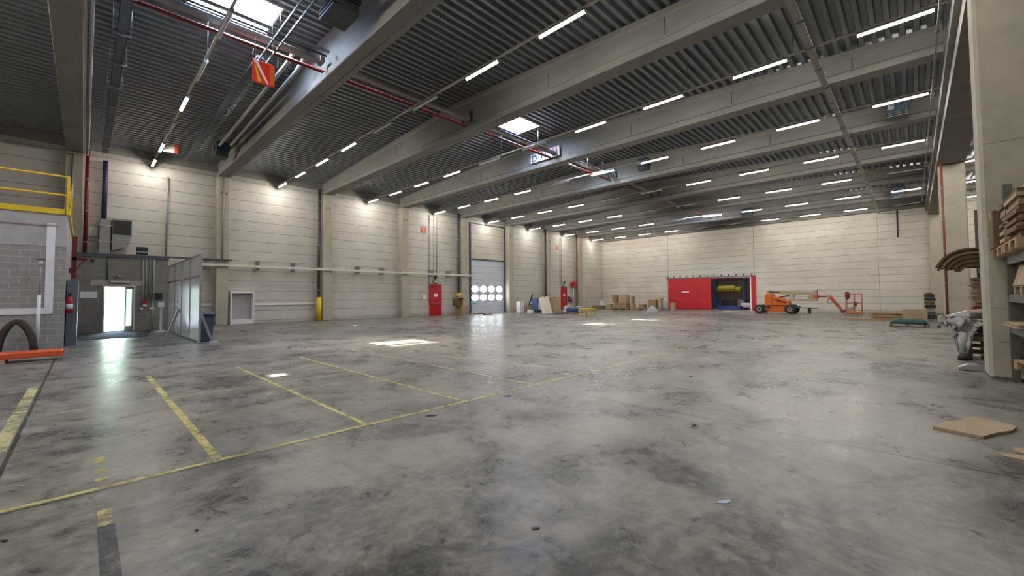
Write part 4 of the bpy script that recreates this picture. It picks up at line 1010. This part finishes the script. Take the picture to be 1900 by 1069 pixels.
for j, (y, z, w2, h, m, lab) in enumerate(((15.5, 3.33, 1.0, .9, 'dred', 'dark red box on the top rack level, left one'), (14.1, 3.33, 1.2, .8, 'brown', 'brown box on the top rack level, middle one'), (12.0, 1.88, 1.3, 1.2, 'film', 'pale wrapped pallet load on the rack at the right side'), (15.4, .15, 1.5, .7, 'blue', 'blue crate on the floor below the yellow bales'), (13.9, .15, 1.0, .9, 'mid', 'grey machine part on the floor below the rack'), (12.0, .15, 1.5, 1.1, 'woodd', 'brown load on the floor below the rack at the right side'))):
    carton('rack_load', lab, 50.3, 51.1, y-w2/2, y+w2/2, z if z > 1 else .01, z+h, m=m, cat='load')
carton('blue_crate', 'low blue crate on the floor just inside the red door', 48.6, 49.4, 13.3, 15.6, 0, .38, m='blue', cat='crate')
carton('black_crate', 'black crate behind the low blue crate', 49.5, 50.0, 14.0, 15.4, .0, 1.1, m='black', cat='crate')
heap('pale wrapped goods on the floor inside the red door at right', 1368, 1390, 573, .9, .9, 'film')
sack('white tilted sheet roll inside the red door', 49.6, 12.9, .2, .3, 1.2, .5, 'paper', 'sheet_roll', 'roll')

# ------------------------------------------------------------------ boom lift
XLF = 40.0
def lp(u, v, dx=0): p = onX(u, v, XLF); return Vector((XLF+dx, p.y, p.z))
bl = thing('boom_lift', 'orange articulated boom lift parked before the back wall', 'boom lift', (XLF, 8, 0))
ZG = lp(1440, 584).z
def lpz(u, v, dx=0):
    q = lp(u, v, dx); return Vector((q.x, q.y, (584-v)*.0437*(1.0)))
def side(pts, dx0, dx1, name, m, bev=.02):
    pr = []
    for u, v in pts:
        q = lpz(u, v); pr.append((q.y, max(.02, q.z)))
    return MB().prism(pr, 'x', XLF+dx0, XLF+dx1).build(name, m, bl, bev)
side([(1425, 581), (1425, 570), (1428, 568), (1460, 568), (1463, 572), (1461, 581)], -.55, .55, 'chassis', 'orange')
side([(1418, 573), (1419, 569), (1430, 569), (1430, 573)], -.8, .8, 'rear_axle_cover', 'dsteel'); side([(1462, 573), (1462, 569), (1482, 570), (1483, 573)], -.8, .8, 'front_axle_cover', 'dsteel')
for (u, lab) in ((1414, 'r'), (1470, 'f')):
    for dx in (-.95, .65):
        c = lpz(u, 575.4, dx); c.z = .375
        wh = MB().tube([(XLF+dx, c.y, .375), (XLF+dx+.04, c.y, .375), (XLF+dx+.26, c.y, .375), (XLF+dx+.3, c.y, .375)], [.30, .37, .37, .30], 22).build('wheel', 'tyre', bl)
        s = dx-.01 if dx < 0 else dx+.31
        MB().tube([(XLF+dx-.015, c.y, .375), (XLF+dx+.315, c.y, .375)], .19, 16).build('rim', 'rim', wh)
        MB().tube([(XLF+dx-.03, c.y, .375), (XLF+dx+.33, c.y, .375)], .08, 12).build('hub', 'tyre', wh)
side([(1422.5, 569), (1422.5, 549), (1425, 546.5), (1432, 546.5), (1436, 549), (1437, 569)], -.75, .75, 'counterweight', 'orange', .04)
side([(1437, 568), (1436, 552), (1450, 554), (1465, 561), (1466.5, 567), (1466, 568.3)], -.7, -.1, 'hood', 'orange', .03)
side([(1437, 568), (1436, 552), (1450, 554), (1465, 561), (1466.5, 567), (1466, 568.3)], .15, .7, 'hood', 'orange', .03)
side([(1440, 559), (1440, 556), (1462, 562), (1462, 565)], -.71, -.70, 'vent', 'dred', 0)
side([(1423, 549), (1423, 541), (1427, 539.5), (1452, 541), (1517, 544), (1517, 549), (1476, 549), (1432, 546)], -.18, .18, 'upper_boom', 'beige', .02)
side([(1427, 544), (1427, 541.5), (1448, 543.5), (1448, 546)], -.2, .2, 'link_arm', 'dsteel', .01)
side([(1446, 554.5), (1446, 552), (1464, 549), (1466, 551.5)], -.14, .14, 'link_arm', 'dsteel', .01)
side([(1464, 560), (1466, 556.5), (1512, 556.5), (1515, 560.5)], -.2, .2, 'lower_boom', 'beige', .02)
side([(1466, 556), (1472, 544), (1478, 545), (1473, 556)], -.16, .16, 'tower_link', 'beige', .01)
side([(1497, 556), (1503, 549), (1507, 549), (1503, 557)], -.16, .16, 'tower_link', 'beige', .01)
side([(1504, 545), (1516, 540), (1517, 540), (1517, 560.5), (1511, 560.5), (1504, 553)], -.24, .24, 'knuckle', 'beige', .02)
side([(1509, 549.5), (1515, 548.5), (1519, 550), (1519, 555), (1511, 555)], -.26, .26, 'knuckle_pin_cover', 'jib', .02)
side([(1516, 553.5), (1516, 550.7), (1537, 551), (1537, 553.5)], -.09, .09, 'extension', 'dred', .01)
def bar(u0, v0, u1, v1, r, name, m, dx=0, dx2=None):
    a = lpz(u0, v0, dx); b = lpz(u1, v1, dx if dx2 is None else dx2); a.z = max(a.z, r+.01); b.z = max(b.z, r+.01)
    return MB().tube([a, b], r, 10).build(name, m, bl)
def sq(u0, v0, u1, v1, w_, h_, name, m, dx=0):
    return MB().beam(lpz(u0, v0, dx), lpz(u1, v1, dx), w_, h_).build(name, m, bl)
side([(1535, 553), (1537, 549), (1541, 549.5), (1542, 553), (1538, 555)], -.14, .14, 'jib_joint', 'beige', .02)
sq(1538, 551.5, 1562, 576.5, .18, .16, 'jib', 'jib'); sq(1541, 550, 1563.5, 574, .06, .05, 'jib_link', 'jib', -.1)
MB().tube([lpz(1538.5, 554, -.15), lpz(1536, 562, -.2), lpz(1540, 566, -.18), lpz(1546, 561, -.15)], .02, 6).build('cable_loop', 'dsteel', bl)
side([(1561, 580), (1560, 576), (1566, 574.5), (1569, 577), (1568, 581)], -.2, .2, 'jib_foot', 'dsteel', .02)
side([(1568, 581.2), (1569, 578), (1600, 578), (1600, 581.2)], -.45, .45, 'platform_skirt', 'orange', .01)
side([(1568, 582), (1568, 581.2), (1601, 581.2), (1601, 582)], -.48, .48, 'platform_floor', 'dsteel', 0)
for dx in (-.42, .42):
    for u in (1570.5, 1585, 1599): bar(u, 580, u, 548.5, .022, 'guard_post', 'jib', dx)
    bar(1571, 548.5, 1599, 548.5, .024, 'guard_rail', 'jib', dx); bar(1571, 563.5, 1599, 563.5, .02, 'guard_rail', 'jib', dx)
for u in (1570.5, 1599): bar(u, 548.5, u, 548.5, .024, 'guard_rail', 'jib', -.42, .42)
side([(1568, 553), (1569, 545), (1573, 544), (1577, 547), (1576, 556), (1571, 558)], -.35, .35, 'control_panel', 'dred', .02)
side([(1584, 569), (1584, 562), (1591, 562), (1591, 569)], -.3, .0, 'tool_box', 'dsteel', .01)
side([(1573, 579), (1575, 571), (1582, 570), (1586, 577), (1586, 579)], -.3, .2, 'canvas', 'beige', .02)
tb = thing('tow_table', 'low black bench behind the boom lift jib', 'bench', (41.6, 5.8, 0))
pa, pb = onX(1486, 576, 41.6), onX(1518, 576, 41.6)
MB().box(41.4, 41.9, pb.y, pa.y, .40, .48).build('bench_top', 'dsteel', tb)
MB().box(41.5, 41.8, (pa.y+pb.y)/2-.1, (pa.y+pb.y)/2+.1, .0, .40).build('bench_leg', 'dsteel', tb)

# ------------------------------------------------------------------ floor goods in the far right
p = onZ(1612, 595)
tag(MB().box(-.06, .06, -.6, .6, 0, .09, Matrix.Translation((p.x, p.y, 0)) @ Matrix.Rotation(.15, 4, 'Z')).build('timber_plank', 'wood'), 'pale timber plank lying left of the planks pile at the far right', 'plank')
for j, (u, v, z, L, a, m) in enumerate(((1650, 593, 0, 1.7, .02, 'wood'), (1650, 593, .087, 1.5, .06, 'woodd'), (1650, 593, .174, 1.9, -.03, 'wood'), (1652, 593, .261, 1.6, .08, 'woodd'), (1650, 593, .348, 1.8, -.04, 'wood'))):
    p = onZ(u, v); T = Matrix.Translation((p.x, p.y, z)) @ Matrix.Rotation(a, 4, 'Z')
    tag(MB().box(-.25, .25, -L/2, L/2, 0, .085, T).build('timber_board', m), 'timber board in the low pile at the far right, %s counting upward' % ORD[j], 'board', 'timber boards in the low pile')
a = BX(1674, 1721, 580, 594, 32.5, .8)
carton('cardboard_box', 'long low light cardboard box before the far right column', a[0], a[1], a[2], a[3], 0, .68, m='cardl')
pc = onZ(1686, 607)
pallet('pallet under the dark green sheet at the far right', pc.x+.5, pc.y, 0, R(92), 'woodd', 1.35, .9)
def cushion(u, v):
    s, q = 2*u-1, 2*v-1; e = (1-abs(s)**10)*(1-abs(q)**10)
    return (pc.x+.5+q*.46, pc.y+s*.62, .15+.20*e+.015*math.sin(9*s+3*q))
t = MB().grid(cushion, 24, 10).build('green_sheet', 'tarp', None, 0, True, .02); tag(t, 'dark green padded sheet lying on a pallet at the far right', 'sheet')
p = onZ(1727, 592)
t = thing('stacked_goods', 'tall narrow dark stack with a red top beside the far right column', 'stack', (p.x, p.y, 0))
zz = 0
for j in range(7):
    hh = .22; MB().box(p.x-.3+.04*(j % 3), p.x+.3, p.y-.25+.05*((j+1) % 2), p.y+.25, zz, zz+hh-.02).build('packed_item', ['black', 'dsteel', 'mid', 'black', 'cardd', 'black', 'black'][j], t, .03); zz += hh
MB().box(p.x-.16, p.x+.2, p.y-.14, p.y+.22, zz-.02, zz+.07).build('red_top', 'jib', t, .05)
pipe('sprinkler_riser', 'red riser pipe between the two far right columns', 29.0-1.6+.8, -1.12, 0, 7.75, .045, 'brass')

# ------------------------------------------------------------------ rack behind the near column with goods
t = thing('storage_rack', 'green pallet rack behind the near right column', 'rack', (14, -1.8, 0))
for x in (12.6, 15.5):
    for y in (-1.2, -2.2): MB().box(x-.05, x+.05, y-.05, y+.05, 0, 3.6).build('upright', 'green', t)
    for z in (.5, 1.5, 2.5): MB().beam((x, -1.2, z), (x, -2.2, z+.6), .03, .03).build('brace', 'green', t)
for z in (2.02,):
    for y in (-1.2, -2.2): MB().box(12.65, 15.45, y-.03, y+.03, z, z+.12).build('shelf_beam', 'green', t)
# bent cardboard bundle drooping over the aisle
for j in range(9):
    Rk = .62-.05*j; th = .047; yc, zc = -1.0, 1.98; A = 1.22+.07*((j*2) % 3)-.02*j; N = 14
    outer = [(-2.1, zc+Rk)]+[(yc+Rk*math.sin(A*k/N), zc+Rk*math.cos(A*k/N)) for k in range(N+1)]
    inner = [(-2.1, zc+Rk-th)]+[(yc+(Rk-th)*math.sin(A*k/N), zc+(Rk-th)*math.cos(A*k/N)) for k in range(N+1)]
    o = MB().prism(outer+inner[::-1], 'x', 14.55+.05*(j % 2), 15.3-.03*(j % 3)).build('cardboard_sheet', 'cardd' if j != 2 else 'woodd')
    tag(o, 'dark cardboard layer drooping over the aisle, %s from the top' % ORD[j], 'cardboard sheet', 'drooping cardboard bundle')
t = thing('cardboard_stack', 'flat dark cardboard stack directly under the drooping bundle', 'cardboard stack', (14.9, -1.6, 2.14))
for j in range(1): MB().box(14.5+.02*j, 15.35, -2.1, -1.04+.03*j, 2.145+.035*j, 2.177+.035*j).build('sheet', 'cardd', t)
t = thing('layered_stack', 'tall stack of flattened boxes between the near column and the far one', 'cardboard stack', (14.8, -1.6, 1.1))
rnd = random.Random(4); z = 1.085
for j in range(11):
    h = rnd.uniform(.055, .10); MB().box(14.5+rnd.uniform(0, .08), 15.35, -2.1, -1.0+rnd.uniform(-.06, .06), z, z+h-.008).build('flattened_box', rnd.choice(['cardd', 'card', 'woodd', 'offwhite'] if j > 1 else ['dred']), t); z += h
    if z > 1.9: break
# lower goods by the column
for j in range(3): pallet('old pallet in the stack behind the near column, %s from the floor' % ORD[j], 14.8, -1.45, .146*j, R(90), 'woodd', 1.3, 1.0, 'pallets behind the near column')
t = thing('cardboard_pile', 'pile of brown cardboard on the old pallets behind the near column', 'cardboard stack', (14.8, -1.4, .45))
z = .44
for j in range(4): MB().box(14.35+.04*j, 15.2, -2.0, -.82+.05*(j % 2), z, z+.085).build('sheet', ['woodd', 'cardd', 'black', 'cardd'][j], t, .01); z += .09
tag(MB().box(14.3, 15.1, -1.9, -.72, z+.0, z+.02).build('board', 'offwhite'), 'pale board lying on the brown cardboard pile behind the near column', 'board'); z += .022
def lump(u, v):
    s, q = 2*u-1, 2*v-1; e = max(0, (1-s**4)*(1-q**4)); return (14.75+.42*s, -1.42+.55*q, z+.002+.26*e**.5+.02*math.sin(14*s)*math.cos(9*q)*e)
tag(MB().grid(lump, 16, 16).build('folded_cloth', 'brown'), 'brown rolled cloth with a pale edge on top of the pile behind the near column', 'cloth')
tag(MB().tube([(14.3, -1.85, z+.27), (14.28, -1.3, z+.31), (14.3, -.93, z+.26)], [.05, .07, .05], 10).build('cloth_roll', 'cardl'), 'pale cloth roll on top of the brown cloth behind the near column', 'cloth')
def drape(u, v):
    a = u; L = (.28, .52, .92, .95, .80, .62, .45)[min(6, int(a*6.999))]*.5 + .5*(.28+.75*math.sin(math.pi*min(1, a*1.15))**.8)
    y = -.52-.56*a+.03*math.sin(9*v+3*a); z = 1.0-.08*a-L*v; x = 14.22-.12*v+.06*math.sin(9*a+7*v)+.04*math.sin(17*v+5*a)+.03*math.sin(25*a)
    if v > .5: y += (v-.5)*(-.78-y)*.9
    x += .05*math.sin(31*a+13*v)*math.sin(19*v); y += .025*math.sin(23*v+17*a)
    return (x, y, max(.16, z))
tag(MB().grid(drape, 36, 44).build('plastic_drape', 'film', None, 0, True, .006), 'crumpled white plastic film hanging off the pile behind the near column', 'film')
tag(MB().prism([(-.92, 1.0), (-.50, .97), (-.88, 1.12)], 'x', 14.25, 14.5).build('white_sheet', 'paper'), 'white folded sheet on top of the hanging plastic film', 'sheet')
tag(MB().tube([(14.05, -.76, .145), (14.08, -.77, .35), (14.15, -.78, .6)], [.05, .07, .10], 10).build('plastic_strand', 'film'), 'narrow strand of white film touching the floor behind the near column', 'film')
tag(MB().loft([[(14.0+.08*s*math.cos(a), -.80+.12*s*math.sin(a), z2) for a in [2*math.pi*k/12 for k in range(12)]] for z2, s in ((0, 1), (.08, 1), (.15, .6))], sm=True).build('black_block', 'black'), 'small black block on the floor under the white film strand', 'block')
p = onZ(1722, 600)
for j, (u, v, w2, h, m, lab) in enumerate(((1752, 603, .5, .45, 'film', 'grey bag on the floor between the right columns'), (1748, 594, .55, .35, 'cardd', 'brown low box on the floor between the right columns'), (1741, 606, .12, .1, 'black', 'tiny black item on the floor left of the second right column'))):
    p = onZ(u, v-3 if j == 0 else v); tag(MB().box(p.x-.9, p.x-.9+w2, p.y-w2/2, p.y+w2/2, 0, h).build(['grey_bag', 'low_box', 'black_item'][j], m, None, min(.1, h*.3)), lab, ['bag', 'box', 'item'][j])
# flat grey lid beside the near column foot
p = onZ(1812, 690)
tag(MB().prism([(-.60, .02), (-1.0, 0), (-1.02, .07), (-.86, .13), (-.72, .12), (-.60, .06)], 'x', 12.06, 12.3).build('grey_tray', 'duct'), 'flat grey tray on the floor at the foot of the near right column', 'tray')

# ------------------------------------------------------------------ foreground rack at the right edge
t = thing('pallet_rack', 'green pallet rack at the right edge of the picture in front of the near column', 'rack', (8.5, -1.8, 0))
for x in (11.12, 8.3, 5.5):
    for y in (-1.22, -2.3): MB().box(x-.05, x+.05, y-.05, y+.05, 0, 3.4).build('upright', 'green', t)
    for zb in (.4, 1.5, 2.5): MB().beam((x, -1.25, zb), (x, -2.27, zb+.7), .03, .03).build('brace', 'green', t)
for z in (.84, 1.36, 2.0):
    for (xa, xb) in ((8.35, 11.07), (5.55, 8.25)):
        for y in (-1.2, -2.3): MB().box(xa, xb, y-.025, y+.025, z, z+.13).build('shelf_beam', 'green', t)
        MB().box(xa, xb, -2.27, -1.23, z+.10, z+.118).build('shelf_board', 'dsteel' if z > 1 else 'woodd', t)
MB().beam((11.12, -1.22, 2.95), (9.0, -1.22, 3.1), .05, .05).build('top_bar', 'green', t)
tag(MB().box(10.75, 10.95, -1.32, -1.1, 2.86, 3.02).build('hook_block', 'black', None, .02), 'small dark block hooked on the bar over the cardboard at the right edge', 'block')
def cpile(lab, x0, x1, y0, y1, z0, z1, m='card', n=12, seed=1, name='cardboard_stack'):
    t = thing(name, lab, 'cardboard stack', (x0, y0, z0)); rnd = random.Random(seed); hh = (z1-z0)/n
    for j in range(n):
        o = MB().box(x0+rnd.uniform(-.05, .05), x1+rnd.uniform(-.03, .03), y0, y1+rnd.uniform(-.03, .03), z0+j*hh+.001, z0+(j+1)*hh-.006); o.build('flattened_box', rnd.choice([m, m, 'cardl', 'cardd']), t)
    return t
pallet('wooden pallet on the upper rack level, far one at the right edge', 10.6, -1.45, 2.132, 0, 'wood', 1.15, .85, 'pallets on the rack')
pallet('wooden pallet on the upper rack level, near one at the right edge', 9.38, -1.45, 2.132, 0, 'wood', 1.15, .85, 'pallets on the rack')
carton('cardboard_box', 'tall brown cardboard box on the upper rack level behind the right edge stacks', 10.72, 11.2, -1.9, -1.0, 2.28, 2.92, m='cardd')
cpile('brown flattened cardboard stack on the upper rack level, far one', 10.12, 10.62, -1.9, -1.08, 2.28, 2.98, 'card', 12, 2)
cpile('brown flattened cardboard stack on the upper rack level, near one at the picture edge', 9.0, 10.05, -1.9, -1.08, 2.28, 2.98, 'card', 12, 3)
pallet('white edged pallet on the middle rack level at the right edge', 10.3, -1.62, 1.49, 0, 'cardl', 1.3, .8)
def sag(u, v):
    s, q = 2*u-1, 2*v-1; e = max(0, (1-s**6)*(1-q**6)); return (10.3+.62*s*(1-.1*e), -1.62+.42*q, 1.636+.40*e**.4+.03*math.sin(8*s+4*q)*e)
tag(MB().grid(sag, 20, 14).build('paper_bundle', 'cardl'), 'bulging tan paper bundle on the middle rack level at the right edge', 'bundle')
cpile('thin tan cardboard sheets on the lower rack level at the right edge', 9.7, 10.95, -1.9, -1.1, .975, 1.04, 'cardl', 3, 5)
for j in range(3): pallet('worn pallet on the floor under the right edge rack, %s from the bottom' % ORD[j], 9.9+.05*j, -1.75+.04*j, .146*j, R(3*j), 'wood' if j != 1 else 'woodd', 1.2, .95, 'pallets under the right edge rack')
cpile('tan cardboard on top of the pallets under the right edge rack', 9.5, 10.45, -2.0, -1.3, .44, .56, 'cardl', 3, 6)

# ------------------------------------------------------------------ litter on the floor
def sheet(name, lab, pts, m, cat, z=.012, group=None, lift=0):
    P = [onZ(u, v) for u, v in pts]; n = len(P); b = MB(); c = sum(P, Vector())/n
    for zz2 in (.002, z):
        for i, q in enumerate(P): b.v.append(Vector((q.x, q.y, zz2+lift*(i % 2))))
    b.face(list(range(n))); b.face([n+i for i in range(n)][::-1])
    for i in range(n): j = (i+1) % n; b.face([i, j, n+j, n+i])
    o = b.build(name, m); return tag(o, lab, cat, group)
sheet('cardboard_piece', 'large torn piece of tan cardboard lying flat on the floor at right', [(1731, 796), (1753, 787), (1782, 785), (1798, 777), (1847, 786), (1887, 796), (1878, 804), (1850, 808), (1824, 815)], 'cardl', 'cardboard piece', .03)
sheet('cardboard_strip', 'narrow tan cardboard strip at the right picture edge, upper one', [(1878, 833), (1900, 836), (1925, 842), (1925, 850), (1885, 841)], 'cardl', 'cardboard strip', .02)
sheet('cardboard_strip', 'narrow tan cardboard strip at the right picture edge, lower one', [(1853, 843), (1880, 845), (1930, 853), (1930, 861), (1862, 848)], 'cardl', 'cardboard strip', .012)
sheet('paper_scrap', 'small pale blue paper scrap on the floor in the right foreground', [(1328, 934), (1334, 930), (1353, 928), (1357, 931), (1350, 935)], mat('pale_blue_scrap', (.36, .44, .62), .6), 'paper scrap', .004)
sheet('debris_chip', 'dark chip on the floor in the centre foreground', [(986, 981), (991, 979.5), (1000, 978.5), (1002, 980.5), (995, 983.5), (989, 983.5)], 'black', 'chip', .006)
for j, (u, v, w2, h2, lab) in enumerate(((1665, 679, 9, 3, 'thin dark chip on the floor at right toward the column'), (941, 735, 9, 2, 'dark flat scrap beside the long yellow line'), (800, 772, 12, 2, 'dark flat scrap below the long yellow line'), (1282, 699, 5, 2, 'small dark scrap right of the middle of the floor'), (1288, 789, 5, 3, 'small dark lump on the floor right of the centre'), (40, 903, 8, 3, 'small pale scrap on the left floor'), (365, 985, 5, 2, 'small dark lump in the left foreground'), (8, 1005, 9, 4, 'dark scrap at the lower left edge'), (481, 665, 5, 1.2, 'dark splinter on the floor left of the sun patch'), (1730, 752, 3, 2, 'small chip before the torn cardboard'), (566, 645, 3, 1.2, 'dark chip on the floor behind the sun patch'))):
    sheet('debris_chip', lab, [(u-w2*.8, v), (u-w2*.2, v-h2*.4), (u+w2*.8, v-h2*.3), (u+w2*.5, v+h2*.25), (u-w2*.3, v+h2*.4)], 'black' if j != 5 else 'mid', 'chip', .008, 'small floor debris')
